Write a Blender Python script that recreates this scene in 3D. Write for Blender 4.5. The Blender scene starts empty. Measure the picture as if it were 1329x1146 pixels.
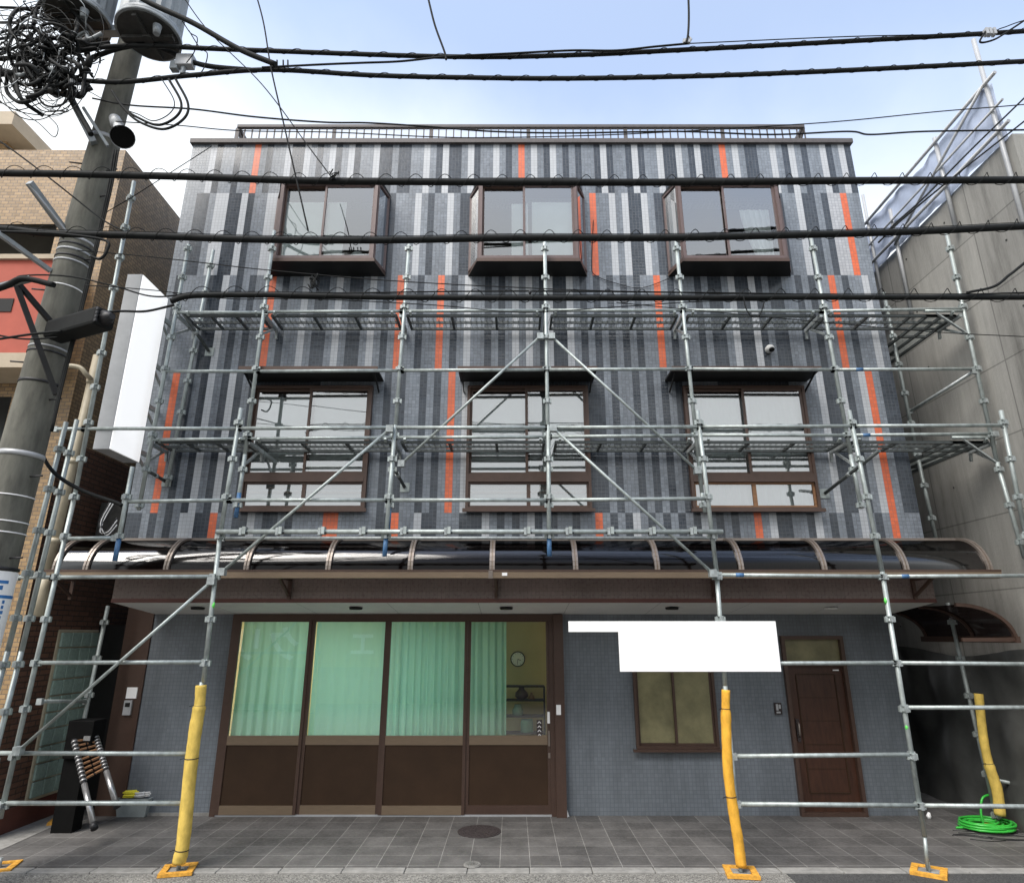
import bpy, math, random
from mathutils import Vector, Matrix
random.seed(7)
sc = bpy.context.scene
COL = sc.collection
# ------------------------------------------------------------------ camera calibration
F, PITCH, EYE = 825.0, math.radians(17), 2.15
cP, sP = math.cos(PITCH), math.sin(PITCH)
def ray(px, py):
    a = (px-664.5)/F; b = (573-py)/F
    return Vector((a, cP-b*sP, sP+b*cP))
def at(px, py, Y):
    d = ray(px, py); return Vector((0, 0, EYE)) + d*(Y/d.y)
def atx(px, py, X):
    d = ray(px, py); return Vector((0, 0, EYE)) + d*(X/d.x)
def atz(px, py, z):
    d = ray(px, py); return Vector((0, 0, EYE)) + d*((z-EYE)/d.z)
def zz(py, Y): return at(664.5, py, Y).z
def xx(px, py, Y): return at(px, py, Y).x
YF, YG, YI, YO = 7.96, 8.98, 7.47, 7.0       # upper facade, ground wall, inner and outer scaffold rows
XL, XR = -4.87, 5.13                          # building edges
XB, YB = -5.8, 7.85                           # brick building corner
XC, YC = 6.08, 6.3                            # concrete building corner
# ------------------------------------------------------------------ materials
def new_mat(name):
    m = bpy.data.materials.new(name); m.use_nodes = True
    nt = m.node_tree; b = nt.nodes['Principled BSDF']
    return m, nt, b
def noise(nt, scale, det=4, rough=.6, coord='Object', vec=None):
    n = nt.nodes.new('ShaderNodeTexNoise'); n.inputs['Scale'].default_value = scale
    n.inputs['Detail'].default_value = det; n.inputs['Roughness'].default_value = rough
    if vec is None:
        tc = nt.nodes.new('ShaderNodeTexCoord'); nt.links.new(tc.outputs[coord], n.inputs['Vector'])
    else: nt.links.new(vec, n.inputs['Vector'])
    return n
def ramp(nt, fac, stops):
    r = nt.nodes.new('ShaderNodeValToRGB'); e = r.color_ramp.elements
    while len(e) < len(stops): e.new(.5)
    for i, (p, c) in enumerate(stops):
        e[i].position = p; e[i].color = (*c, 1)
    nt.links.new(fac, r.inputs['Fac']); return r
def bump(nt, b, h, strength=.3, dist=.01):
    n = nt.nodes.new('ShaderNodeBump'); n.inputs['Strength'].default_value = strength
    n.inputs['Distance'].default_value = dist
    nt.links.new(h, n.inputs['Height']); nt.links.new(n.outputs['Normal'], b.inputs['Normal']); return n
def basic(name, col, rough=.6, metal=0, var=.15, scale=6, bmp=0, spec=None, stretch=None):
    m, nt, b = new_mat(name)
    tc = nt.nodes.new('ShaderNodeTexCoord'); mp = nt.nodes.new('ShaderNodeMapping')
    nt.links.new(tc.outputs['Object'], mp.inputs['Vector'])
    if stretch: mp.inputs['Scale'].default_value = stretch
    n = noise(nt, scale, 6, .65, vec=mp.outputs['Vector'])
    lo = tuple(max(0, c*(1-var)) for c in col); hi = tuple(min(1, c*(1+var)) for c in col)
    r = ramp(nt, n.outputs['Fac'], [(.3, lo), (.7, hi)])
    nt.links.new(r.outputs['Color'], b.inputs['Base Color'])
    b.inputs['Roughness'].default_value = rough; b.inputs['Metallic'].default_value = metal
    if spec is not None: b.inputs['Specular IOR Level'].default_value = spec
    if bmp: bump(nt, b, n.outputs['Fac'], bmp)
    return m
def gridmat(name, col, w, h, mortar, mcol, var=.12, rough=.3, axes='XZ', offset=0, loc=(0, 0, 0), stain=.25, bstr=.4):
    """small glazed tiles or bricks with joints, laid on a wall in metres"""
    m, nt, b = new_mat(name)
    tc = nt.nodes.new('ShaderNodeTexCoord'); sp = nt.nodes.new('ShaderNodeSeparateXYZ'); cb = nt.nodes.new('ShaderNodeCombineXYZ')
    nt.links.new(tc.outputs['Object'], sp.inputs[0])
    nt.links.new(sp.outputs[axes[0]], cb.inputs['X']); nt.links.new(sp.outputs[axes[1]], cb.inputs['Y'])
    mp = nt.nodes.new('ShaderNodeMapping'); mp.inputs['Location'].default_value = loc
    nt.links.new(cb.outputs[0], mp.inputs['Vector'])
    br = nt.nodes.new('ShaderNodeTexBrick'); br.offset = offset; br.squash = 1
    br.inputs['Scale'].default_value = 1; br.inputs['Brick Width'].default_value = w; br.inputs['Row Height'].default_value = h
    br.inputs['Mortar Size'].default_value = mortar; br.inputs['Mortar Smooth'].default_value = .1; br.inputs['Bias'].default_value = 0
    br.inputs['Color1'].default_value = (*[c*(1-var) for c in col], 1); br.inputs['Color2'].default_value = (*[min(1, c*(1+var)) for c in col], 1)
    br.inputs['Mortar'].default_value = (*mcol, 1)
    nt.links.new(mp.outputs[0], br.inputs['Vector'])
    m2 = nt.nodes.new('ShaderNodeMapping'); m2.inputs['Scale'].default_value = (1.6, 1.6, .3); nt.links.new(tc.outputs['Object'], m2.inputs['Vector'])
    st = noise(nt, 1.0, 7, .7, vec=m2.outputs[0])
    st.inputs['Scale'].default_value = 1.3
    rr = ramp(nt, st.outputs['Fac'], [(.3, (1-stain,)*3), (.62, (1, 1, 1))])
    mx = nt.nodes.new('ShaderNodeMix'); mx.data_type = 'RGBA'; mx.blend_type = 'MULTIPLY'; mx.inputs['Factor'].default_value = 1
    nt.links.new(br.outputs['Color'], mx.inputs[6]); nt.links.new(rr.outputs['Color'], mx.inputs[7])
    nt.links.new(mx.outputs[2], b.inputs['Base Color'])
    # each tile sits at its own slight tilt so reflections break up tile by tile
    bump(nt, b, br.outputs['Fac'], bstr, -.004)
    rn = noise(nt, 25, 2, .5)
    mr = nt.nodes.new('ShaderNodeMapRange'); mr.inputs['To Min'].default_value = rough*.6; mr.inputs['To Max'].default_value = rough*1.5
    nt.links.new(rn.outputs['Fac'], mr.inputs['Value']); nt.links.new(mr.outputs[0], b.inputs['Roughness'])
    return m
def glassmat(name, tint=(.9, .93, .92), refl=1.0, rough=0.0, wav=.0, top=1.0):
    m, nt, b = new_mat(name); nt.nodes.remove(b)
    out = nt.nodes['Material Output']
    tr = nt.nodes.new('ShaderNodeBsdfTransparent'); tr.inputs['Color'].default_value = (*tint, 1)
    gl = nt.nodes.new('ShaderNodeBsdfGlossy'); gl.inputs['Roughness'].default_value = rough
    fr = nt.nodes.new('ShaderNodeFresnel'); fr.inputs['IOR'].default_value = 1.6
    mu = nt.nodes.new('ShaderNodeMath'); mu.operation = 'MULTIPLY'; mu.inputs[1].default_value = 1.8*refl; mu.use_clamp = True
    nt.links.new(fr.outputs[0], mu.inputs[0])
    mn = nt.nodes.new('ShaderNodeMath'); mn.operation = 'MINIMUM'; mn.inputs[1].default_value = top; nt.links.new(mu.outputs[0], mn.inputs[0])
    mx = nt.nodes.new('ShaderNodeMixShader')
    nt.links.new(mn.outputs[0], mx.inputs[0]); nt.links.new(tr.outputs[0], mx.inputs[1]); nt.links.new(gl.outputs[0], mx.inputs[2])
    if wav:
        n = noise(nt, 1.2, 2, .4); bp = nt.nodes.new('ShaderNodeBump'); bp.inputs['Strength'].default_value = wav; bp.inputs['Distance'].default_value = .02
        nt.links.new(n.outputs['Fac'], bp.inputs['Height']); nt.links.new(bp.outputs[0], gl.inputs['Normal'])
    nt.links.new(mx.outputs[0], out.inputs['Surface']); return m
def emis(name, col, s):
    m, nt, b = new_mat(name)
    b.inputs['Base Color'].default_value = (*col, 1); b.inputs['Emission Color'].default_value = (*col, 1); b.inputs['Emission Strength'].default_value = s
    return m
TW = .0955
def tile(name, col, mc, rough=.28, stain=.2, var=.1): return gridmat(name, col, TW/2, TW/2, .0035, mc, var=var, rough=rough, loc=(-XL, 0, 0), stain=stain)
M = {}
def curtainmat():
    m, nt, b = new_mat('green_curtain'); b.inputs['Base Color'].default_value = (.40, .74, .67, 1); b.inputs['Roughness'].default_value = .9
    tr = nt.nodes.new('ShaderNodeBsdfTranslucent'); tr.inputs['Color'].default_value = (.33, .65, .6, 1); mx = nt.nodes.new('ShaderNodeMixShader'); mx.inputs[0].default_value = .4
    nt.links.new(b.outputs[0], mx.inputs[1]); nt.links.new(tr.outputs[0], mx.inputs[2]); nt.links.new(mx.outputs[0], nt.nodes['Material Output'].inputs['Surface']); return m
M['W'] = tile('white_tile', (.45, .47, .495), (.33, .345, .365), .45, .12, .04)
M['G'] = tile('mid_grey_tile', (.208, .234, .268), (.14, .158, .182), stain=.42, var=.15)
M['L'] = tile('pale_grey_tile', (.41, .42, .44), (.26, .27, .3))
M['D'] = tile('dark_grey_tile', (.045, .055, .07), (.078, .09, .106), .22, stain=.4, var=.2)
M['O'] = tile('orange_tile', (.66, .14, .055), (.45, .13, .08), .35, .12)
M['B'] = tile('brown_tile', (.19, .155, .14), (.145, .118, .105), var=.05)
M['lower'] = gridmat('blue_grey_mosaic', (.17, .193, .218), .0477, .0477, .003, (.125, .142, .16), var=.07, rough=.35, stain=.35)
M['side'] = gridmat('side_mosaic', (.16, .175, .2), .0477, .0477, .003, (.1, .11, .12), axes='YZ')
M['brick'] = gridmat('tan_tile', (.31, .20, .095), .105, .052, .005, (.15, .11, .075), var=.22, rough=.5, offset=.5, stain=.2)
M['brick_side'] = gridmat('tan_tile_side', (.285, .195, .105), .105, .052, .005, (.1, .07, .045), var=.22, rough=.5, axes='YZ', offset=.5, stain=.3)
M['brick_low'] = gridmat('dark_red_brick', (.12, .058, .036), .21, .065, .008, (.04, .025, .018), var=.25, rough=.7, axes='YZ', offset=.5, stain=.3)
M['ink'] = basic('matt_black', (.004, .004, .004), .7, 0, .2, 9, spec=.1)
M['coping'] = basic('grey_brown_coping', (.082, .073, .072), .6, .1, .15, 15)
M['brown'] = basic('brown_aluminium', (.075, .045, .034), .4, .2, .1, 12)
M['brown_light'] = basic('bronze_aluminium', (.2, .148, .1), .42, .3, .08, 8, stretch=(1, 8, 8))
M['rib'] = basic('rib_aluminium', (.24, .205, .18), .35, .5, .1, 9)
M['pink'] = basic('weathered_bronze_frame', (.115, .08, .076), .5, .1, .12, 20)
M['dark'] = basic('dark_panel', (.012, .012, .012), .6, 0, .2, 5, spec=.25)
M['panel'] = basic('dark_brown_panel', (.04, .022, .012), .55, 0, .18, 3, bmp=.05, spec=.25)
M['black'] = basic('black_rubber', (.011, .011, .013), .55, 0, .3, 30)
M['cable'] = basic('cable_sheath', (.008, .009, .009), .75, 0, .3, 12, spec=.2)
M['steel'] = basic('galvanised_steel', (.35, .39, .38), .48, .4, .3, 14, stretch=(1, 1, .5))
M['steel2'] = basic('worn_galvanised_steel', (.33, .36, .36), .5, .4, .35, 20)
M['deck'] = basic('deck_steel', (.07, .08, .08), .6, .2, .3, 20)
M['blue'] = basic('blue_paint_tape', (.06, .15, .3), .5, 0, .35, 30)
M['yellow'] = basic('yellow_foam', (.60, .43, .10), .85, 0, .3, 11, bmp=.25, stretch=(1, 1, .5), spec=.2)
M['yellow2'] = basic('orange_yellow_foam', (.68, .36, .045), .85, 0, .28, 11, bmp=.25, stretch=(1, 1, .5), spec=.2)
M['plate'] = basic('yellow_plastic', (.62, .31, .04), .7, 0, .4, 25)
M['concrete_pole'] = basic('pole_concrete', (.11, .108, .09), .9, 0, .42, 6, bmp=.35, stretch=(1.5, 1.5, .4))
M['white'] = basic('white_sign_face', (.88, .88, .88), .45, 0, .01, 3)
M['signside'] = basic('sign_casing', (.36, .37, .38), .45, .1, .12, 4)
M['cream'] = basic('cream_pvc', (.42, .37, .27), .5, 0, .12, 8)
M['trafo'] = basic('transformer_grey', (.22, .24, .25), .5, .1, .15, 9)
M['trafo_dark'] = basic('transformer_underside', (.03, .03, .028), .7, 0, .4, 12)
M['soffit'] = basic('soffit_board', (.62, .62, .6), .7, 0, .06, 5)
M['brownpaint'] = basic('russet_trim', (.1, .035, .026), .5, 0, .15, 8)
M['red'] = basic('salmon_wall', (.38, .08, .05), .75, 0, .1, 4)
M['beige'] = basic('beige_render', (.42, .35, .26), .8, 0, .1, 4)
M['blind'] = basic('white_blind', (.86, .93, .93), .8, 0, .04, 3)
M['roomwall'] = basic('room_wall', (.45, .44, .39), .8, 0, .1, 2)
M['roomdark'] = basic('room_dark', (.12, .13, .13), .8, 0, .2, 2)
M['shoproom'] = basic('shop_wall_cream', (.55, .47, .26), .8, 0, .06, 3)
M['curtain'] = curtainmat()
M['wood'] = basic('dark_wood', (.05, .02, .011), .4, 0, .3, 18, stretch=(1.5, 1, .25), bmp=.1)
M['wood_light'] = basic('aged_wood', (.22, .11, .05), .6, 0, .3, 18, stretch=(.3, 1, 3))
M['frost'] = basic('frosted_glass', (.20, .185, .10), .3, 0, .35, 3, bmp=.1)
M['hose'] = basic('green_hose', (.04, .42, .05), .3, 0, .1, 10)
M['bin'] = basic('grey_bin', (.25, .28, .28), .6, 0, .1, 8)
M['rope'] = basic('yellow_rope', (.8, .72, .05), .7, 0, .1, 30)
M['whitecable'] = basic('white_cable', (.75, .75, .75), .5, 0, .05, 10)
M['alu'] = basic('ladder_aluminium', (.6, .6, .6), .3, .7, .1, 20)
M['iron'] = basic('cast_iron', (.045, .035, .035), .7, .2, .4, 50, bmp=.6)
M['tarp'] = basic('black_tarp', (.075, .077, .074), .45, 0, .35, 2.5, bmp=.2)
M['glassblock'] = basic('glass_block', (.28, .38, .34), .15, 0, .15, 30, bmp=.3)
M['window'] = glassmat('window_glass', (.98, .99, .99), 4.3, 0, .03)
M['dimwindow'] = glassmat('bay_glass', (.95, .98, .97), 3.3, 0, .02)
M['shopglass'] = glassmat('shop_glass', (.9, .95, .92), 2.0, 0, 0)
M['poly'] = glassmat('smoke_polycarbonate', (.085, .065, .066), .2, .09, 0, .11)
M['lamp'] = emis('lamp_glow', (1, .86, .5), 5.0)
M['tube'] = emis('tube_glow', (1, 1, .95), 6.0)
M['added_glow_face'] = emis('sign_face_added_glow', (.92, .92, .92), .22)  # no known lamp in this sign; faint glow added to whiten its face
# concrete wall with shutter joints and streaks
def concrete():
    m, nt, b = new_mat('shuttered_concrete')
    tc = nt.nodes.new('ShaderNodeTexCoord'); mp = nt.nodes.new('ShaderNodeMapping'); mp.inputs['Scale'].default_value = (1.3, 1.3, .13)
    nt.links.new(tc.outputs['Object'], mp.inputs['Vector'])
    n = noise(nt, 1.3, 10, .8, vec=mp.outputs[0])
    r = ramp(nt, n.outputs['Fac'], [(.3, (.13, .127, .115)), (.46, (.26, .255, .236)), (.68, (.37, .362, .335))])
    sp = nt.nodes.new('ShaderNodeSeparateXYZ'); cb = nt.nodes.new('ShaderNodeCombineXYZ'); nt.links.new(tc.outputs['Object'], sp.inputs[0])
    nt.links.new(sp.outputs['Y'], cb.inputs['X']); nt.links.new(sp.outputs['Z'], cb.inputs['Y'])
    br = nt.nodes.new('ShaderNodeTexBrick'); br.offset = 0; br.inputs['Scale'].default_value = 1
    br.inputs['Brick Width'].default_value = 1.8; br.inputs['Row Height'].default_value = .9; br.inputs['Mortar Size'].default_value = .012; br.inputs['Mortar Smooth'].default_value = .6
    br.inputs['Color1'].default_value = (.92, .92, .92, 1); br.inputs['Color2'].default_value = (1.05, 1.05, 1.05, 1); br.inputs['Mortar'].default_value = (.55, .55, .55, 1)
    nt.links.new(cb.outputs[0], br.inputs['Vector'])
    mx = nt.nodes.new('ShaderNodeMix'); mx.data_type = 'RGBA'; mx.blend_type = 'MULTIPLY'; mx.inputs['Factor'].default_value = 1
    nt.links.new(r.outputs[0], mx.inputs[6]); nt.links.new(br.outputs['Color'], mx.inputs[7]); nt.links.new(mx.outputs[2], b.inputs['Base Color'])
    b.inputs['Roughness'].default_value = .85
    n2 = noise(nt, 30, 5, .6); bump(nt, b, n2.outputs['Fac'], .3, .01)
    return m
M['concrete'] = concrete()
def pebble(name, c1, c2, scale):
    m, nt, b = new_mat(name)
    tc = nt.nodes.new('ShaderNodeTexCoord')
    v = nt.nodes.new('ShaderNodeTexVoronoi'); v.inputs['Scale'].default_value = scale; nt.links.new(tc.outputs['Object'], v.inputs['Vector'])
    sp = nt.nodes.new('ShaderNodeSeparateColor'); nt.links.new(v.outputs['Color'], sp.inputs[0])
    r = ramp(nt, sp.outputs[0], [(0, c1), (1, c2)])
    n = noise(nt, 1.5, 5); r2 = ramp(nt, n.outputs['Fac'], [(.3, (.75,)*3), (.7, (1.1,)*3)])
    mx = nt.nodes.new('ShaderNodeMix'); mx.data_type = 'RGBA'; mx.blend_type = 'MULTIPLY'; mx.inputs['Factor'].default_value = 1
    nt.links.new(r.outputs[0], mx.inputs[6]); nt.links.new(r2.outputs[0], mx.inputs[7]); nt.links.new(mx.outputs[2], b.inputs['Base Color'])
    b.inputs['Roughness'].default_value = .9; bump(nt, b, v.outputs['Distance'], .6, .01); return m
M['road'] = pebble('worn_asphalt', (.07, .068, .062), (.34, .33, .3), 95)
M['road2'] = pebble('dark_asphalt', (.03, .03, .03), (.09, .09, .088), 110)
M['kerb'] = basic('kerb_concrete', (.24, .235, .22), .85, 0, .25, 9, bmp=.2)
M['paver'] = gridmat('grey_floor_tile', (.125, .12, .115), .3, .3, .0028, (.34, .33, .31), var=.2, rough=.6, axes='XY', offset=0, loc=(.12, -.28, 0), stain=.5, bstr=.15)
M['sheet'] = basic('pale_blue_sheet', (.46, .53, .68), .6, 0, .2, 2.5, bmp=.3)
# ------------------------------------------------------------------ mesh builder
class MB:
    def __init__(s): s.v = []; s.f = []; s.m = []; s.sm = []; s.mats = []
    def mi(s, mat):
        if mat not in s.mats: s.mats.append(mat)
        return s.mats.index(mat)
    def poly(s, pts, mat, smooth=False):
        i = len(s.v); s.v += [tuple(p) for p in pts]; s.f.append(tuple(range(i, i+len(pts)))); s.m.append(s.mi(mat)); s.sm.append(smooth); return s
    def box(s, x0, x1, y0, y1, z0, z1, mat):
        x0, x1 = sorted((x0, x1)); y0, y1 = sorted((y0, y1)); z0, z1 = sorted((z0, z1))
        i = len(s.v); s.v += [(x, y, z) for z in (z0, z1) for y in (y0, y1) for x in (x0, x1)]
        for q in ((0, 2, 3, 1), (4, 5, 7, 6), (0, 1, 5, 4), (2, 6, 7, 3), (0, 4, 6, 2), (1, 3, 7, 5)):
            s.f.append(tuple(i+k for k in q)); s.m.append(s.mi(mat)); s.sm.append(False)
        return s
    def bar(s, p0, p1, w, h, mat, up=(0, 0, 1)):
        p0 = Vector(p0); p1 = Vector(p1); d = (p1-p0).normalized(); u = Vector(up)
        if abs(d.dot(u)) > .98: u = Vector((0, 1, 0))
        a = d.cross(u).normalized(); b = a.cross(d).normalized(); i = len(s.v)
        for p in (p0, p1):
            for k, l in ((-1, -1), (1, -1), (1, 1), (-1, 1)): s.v.append(tuple(p+a*(k*w/2)+b*(l*h/2)))
        for q in ((3, 2, 1, 0), (4, 5, 6, 7), (0, 1, 5, 4), (1, 2, 6, 5), (2, 3, 7, 6), (3, 0, 4, 7)):
            s.f.append(tuple(i+k for k in q)); s.m.append(s.mi(mat)); s.sm.append(False)
        return s
    def tube(s, pts, r, mat, seg=8, cap=True):
        pts = [Vector(p) for p in pts]; n = len(pts); rs = r if isinstance(r, (list, tuple)) else [r]*n
        t0 = (pts[1]-pts[0]).normalized(); a = t0.cross(Vector((0, 0, 1)))
        if a.length < .05: a = t0.cross(Vector((0, 1, 0)))
        a.normalize(); i0 = len(s.v); mi = s.mi(mat)
        for k, p in enumerate(pts):
            t = (pts[min(k+1, n-1)]-pts[max(k-1, 0)])
            t = t.normalized() if t.length > 1e-9 else t0
            a = a-t*a.dot(t)
            a = a.normalized() if a.length > 1e-6 else t.orthogonal().normalized()
            b = t.cross(a)
            for j in range(seg):
                an = 2*math.pi*j/seg; s.v.append(tuple(p+(a*math.cos(an)+b*math.sin(an))*rs[k]))
        for k in range(n-1):
            for j in range(seg):
                q = i0+k*seg; s.f.append((q+j, q+(j+1) % seg, q+seg+(j+1) % seg, q+seg+j)); s.m.append(mi); s.sm.append(True)
        if cap:
            s.f.append(tuple(i0+j for j in reversed(range(seg)))); s.m.append(mi); s.sm.append(False)
            s.f.append(tuple(i0+(n-1)*seg+j for j in range(seg))); s.m.append(mi); s.sm.append(False)
        return s
    def build(s, name, parent=None, bevel=0):
        me = bpy.data.meshes.new(name); me.from_pydata(s.v, [], s.f)
        for m in s.mats: me.materials.append(m if not isinstance(m, str) else M[m])
        me.polygons.foreach_set('material_index', s.m); me.polygons.foreach_set('use_smooth', s.sm); me.update()
        o = bpy.data.objects.new(name, me); COL.objects.link(o)
        if parent: 
            o.parent = parent
        if bevel:
            bv = o.modifiers.new('bevel', 'BEVEL'); bv.width = bevel; bv.segments = 2; bv.limit_method = 'ANGLE'
        return o
def tag(o, label=None, cat=None, group=None, kind=None):
    if label: o['label'] = label
    if cat: o['category'] = cat
    if group: o['group'] = group
    if kind: o['kind'] = kind
    return o
def empty(name, loc=(0, 0, 0)):
    # things are built in world coordinates, so the base empty stays at the origin of its own frame
    o = bpy.data.objects.new(name, None); COL.objects.link(o); o.empty_display_size = .1; return o
def spline(pts, n=8):
    P = [Vector(p) for p in pts]; P = [P[0]*2-P[1]]+P+[P[-1]*2-P[-2]]; out = []
    for i in range(1, len(P)-2):
        a, b, c, d = P[i-1:i+3]
        for k in range(n):
            t = k/n; out.append(.5*((2*b)+(c-a)*t+(2*a-5*b+4*c-d)*t*t+(3*b-a-3*c+d)*t*t*t))
    out.append(P[-2]); return out
# ------------------------------------------------------------------ ground
g = MB(); g.poly([(-60, -40, -.02), (60, -40, -.02), (60, 60, -.02), (-60, 60, -.02)], 'road'); tag(g.build('road'), kind='structure')
YK = atz(664, 1125, 0).y; YK0 = YK-.13
g = MB(); g.poly([(xx(1015, 1142, YK0), YK0-4, -.016), (40, YK0-4, -.016), (40, YK0, -.016), (xx(1020, 1130, YK0), YK0, -.016)], 'road2'); tag(g.build('road_patch'), kind='structure')
g = MB()
for i in range(-16, 17):
    x = i*.6+.17
    g.box(x+.003, x+.597, YK0, YK-.002, -.1, .0+random.uniform(-.003, .002), 'kerb')
tag(g.build('kerb', bevel=.008), kind='structure')
g = MB(); g.box(-12, 12, YK, 20, -.1, .0, 'paver'); tag(g.build('forecourt'), kind='structure')
g = MB(); g.poly([tuple(atz(a, b, .004)) for a, b in ((-60, 1130), (78, 1068), (70, 1056), (-60, 1092))], 'kerb'); tag(g.build('path'), kind='structure')
# ------------------------------------------------------------------ main building
B = empty('apartment_building')
tag(B, 'grey four storey building with striped white, grey and orange tiles, bay windows and curved canopy', 'building')
def rng(orig, sc_, lst, y):
    return [(orig+a/sc_, orig+b/sc_, c, y) for a, b, c in lst]
A6 = 6.03
rowA = rng(240, A6, [(55,200,'G'),(200,245,'W'),(245,295,'D'),(295,390,'G'),(390,440,'D'),(440,535,'G'),(535,590,'O'),(590,635,'G'),(635,685,'D'),(685,775,'G'),(775,825,'W'),(825,920,'D'),(920,970,'W'),(970,1020,'G'),(1020,1065,'D'),(1065,1160,'G'),(1160,1210,'W'),(1210,1255,'D'),(1255,1310,'G')], 192) \
 + rng(450, A6, [(43,85,'W'),(85,130,'D'),(130,230,'G'),(230,275,'W'),(275,370,'D'),(370,420,'G'),(420,515,'D'),(515,612,'G'),(612,662,'W'),(662,712,'G'),(712,760,'D'),(760,810,'W'),(810,905,'D'),(905,955,'G'),(955,1000,'W'),(1000,1050,'D'),(1050,1145,'G'),(1145,1195,'W'),(1195,1245,'G'),(1245,1290,'D'),(1290,1325,'G')], 192) \
 + rng(660, A6, [(60,122,'O'),(122,168,'G'),(168,217,'W'),(217,265,'G'),(265,312,'D'),(312,362,'W'),(362,412,'G'),(412,460,'D'),(460,510,'G'),(510,555,'D'),(555,655,'G'),(655,705,'D'),(705,753,'W'),(753,802,'D'),(802,905,'G'),(905,950,'D'),(950,1000,'W'),(1000,1050,'D'),(1050,1147,'G'),(1147,1195,'W'),(1195,1293,'D'),(1293,1340,'W'),(1340,1388,'G'),(1388,1437,'D')], 192) \
 + rng(900, A6, [(-10,38,'W'),(38,135,'D'),(135,185,'G'),(185,238,'O'),(238,283,'G'),(283,330,'W'),(330,378,'G'),(378,475,'D'),(475,573,'G'),(573,622,'W'),(622,672,'G'),(672,720,'D'),(720,770,'W'),(770,820,'G'),(820,868,'D'),(868,965,'G'),(965,1015,'W'),(1015,1062,'D'),(1062,1110,'G'),(1110,1160,'W'),(1160,1207,'D')], 192)
rowB = rng(240, A6, [(-20,70,'G'),(70,170,'D'),(170,265,'G'),(265,325,'W'),(325,420,'D'),(420,475,'W'),(475,515,'G'),(515,560,'D'),(560,620,'G'),(620,668,'D'),(668,765,'W'),(765,900,'D')], 257) \
 + rng(450, A6, [(360,410,'D'),(410,515,'G'),(515,565,'W'),(565,615,'G'),(615,665,'D'),(665,715,'G'),(715,765,'D'),(765,815,'G'),(815,865,'W'),(865,915,'G'),(915,965,'D')], 254) \
 + rng(660, A6, [(600,650,'G'),(650,705,'O'),(705,795,'G'),(795,845,'W'),(845,897,'G'),(897,947,'W'),(947,1052,'D'),(1052,1105,'W'),(1105,1155,'G'),(1155,1205,'D')], 252) \
 + rng(900, A6, [(675,710,'D'),(710,808,'G'),(808,858,'W'),(858,960,'D'),(960,1012,'G'),(1012,1060,'D'),(1060,1160,'L'),(1160,1215,'O'),(1215,1275,'G')], 251)
C6 = 6.645
rowC = rng(200, C6, [(95,210,'G'),(210,255,'D'),(255,390,'G'),(390,490,'G'),(490,600,'D'),(600,660,'W'),(660,720,'G'),(720,780,'D'),(780,840,'G'),(840,890,'D'),(890,1000,'G'),(1000,1060,'O'),(1060,1120,'G'),(1120,1180,'D'),(1180,1290,'G')], 362.6) \
 + rng(380, C6, [(90,150,'W'),(150,205,'G'),(205,325,'D'),(325,380,'G'),(380,440,'W'),(440,495,'G'),(495,610,'D'),(610,665,'G'),(665,725,'W'),(725,780,'G'),(780,835,'D'),(835,895,'G'),(895,955,'O'),(955,1070,'G'),(1070,1130,'D'),(1130,1245,'G')], 362.6) \
 + rng(560, C6, [(50,105,'O'),(105,165,'G'),(165,220,'D'),(220,275,'G'),(275,335,'W'),(335,450,'G'),(450,510,'D'),(510,565,'G'),(565,625,'D'),(625,680,'G'),(680,740,'W'),(740,797,'G'),(797,857,'W'),(857,915,'G'),(915,970,'D'),(970,1030,'W'),(1030,1145,'D'),(1145,1205,'W')], 360) \
 + rng(740, C6, [(10,70,'G'),(70,125,'D'),(125,185,'G'),(185,245,'D'),(245,300,'G'),(300,360,'D'),(360,420,'G'),(420,480,'D'),(480,535,'G'),(535,595,'D'),(595,715,'G'),(715,775,'O'),(775,835,'G'),(835,890,'D'),(890,1060,'G'),(1060,1120,'D'),(1120,1175,'G')], 360) \
 + rng(920, C6, [(-20,95,'D'),(95,150,'G'),(150,210,'W'),(210,325,'D'),(325,385,'W'),(385,440,'D'),(440,505,'G'),(505,620,'D'),(620,735,'G'),(735,790,'D'),(790,855,'G'),(855,910,'D'),(910,1030,'G'),(1030,1085,'O'),(1085,1142,'G')], 360) \
 + rng(1000, C6, [(610,665,'D'),(665,785,'G'),(785,840,'W'),(840,905,'G')], 360)
R5 = 5.73
rowD = rng(150, R5, [(120,180,'G'),(180,235,'G'),(235,290,'O'),(290,345,'G'),(345,400,'D'),(400,457,'G'),(457,512,'D'),(512,570,'W'),(570,625,'G'),(625,680,'D'),(680,735,'W'),(735,840,'D'),(840,900,'G'),(900,960,'D')], 664) \
 + rng(370, R5, [(650,710,'G'),(710,770,'D'),(770,830,'G'),(830,880,'D'),(880,975,'G'),(975,1030,'D'),(1030,1085,'G'),(1085,1140,'D'),(1140,1200,'G'),(1200,1250,'O'),(1250,1300,'G')], 543.6) \
 + rng(590, R5, [(40,95,'W'),(95,200,'G'),(200,1000,'D'),(1000,1110,'D'),(1110,1165,'G'),(1165,1220,'D')], 543.6) \
 + rng(780, R5, [(130,240,'G'),(75,130,'D'),(20,75,'G'),(240,295,'D'),(295,345,'G'),(345,400,'D'),(400,455,'G'),(455,515,'D'),(515,570,'G'),(570,625,'D'),(625,900,'G'),(900,1300,'D')], 543.6) \
 + rng(1000, R5, [(280,390,'G'),(390,450,'W'),(450,560,'D'),(560,620,'W'),(620,670,'D'),(670,720,'G'),(720,775,'W'),(775,835,'O'),(835,890,'G'),(890,995,'D')], 543.6)
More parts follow.
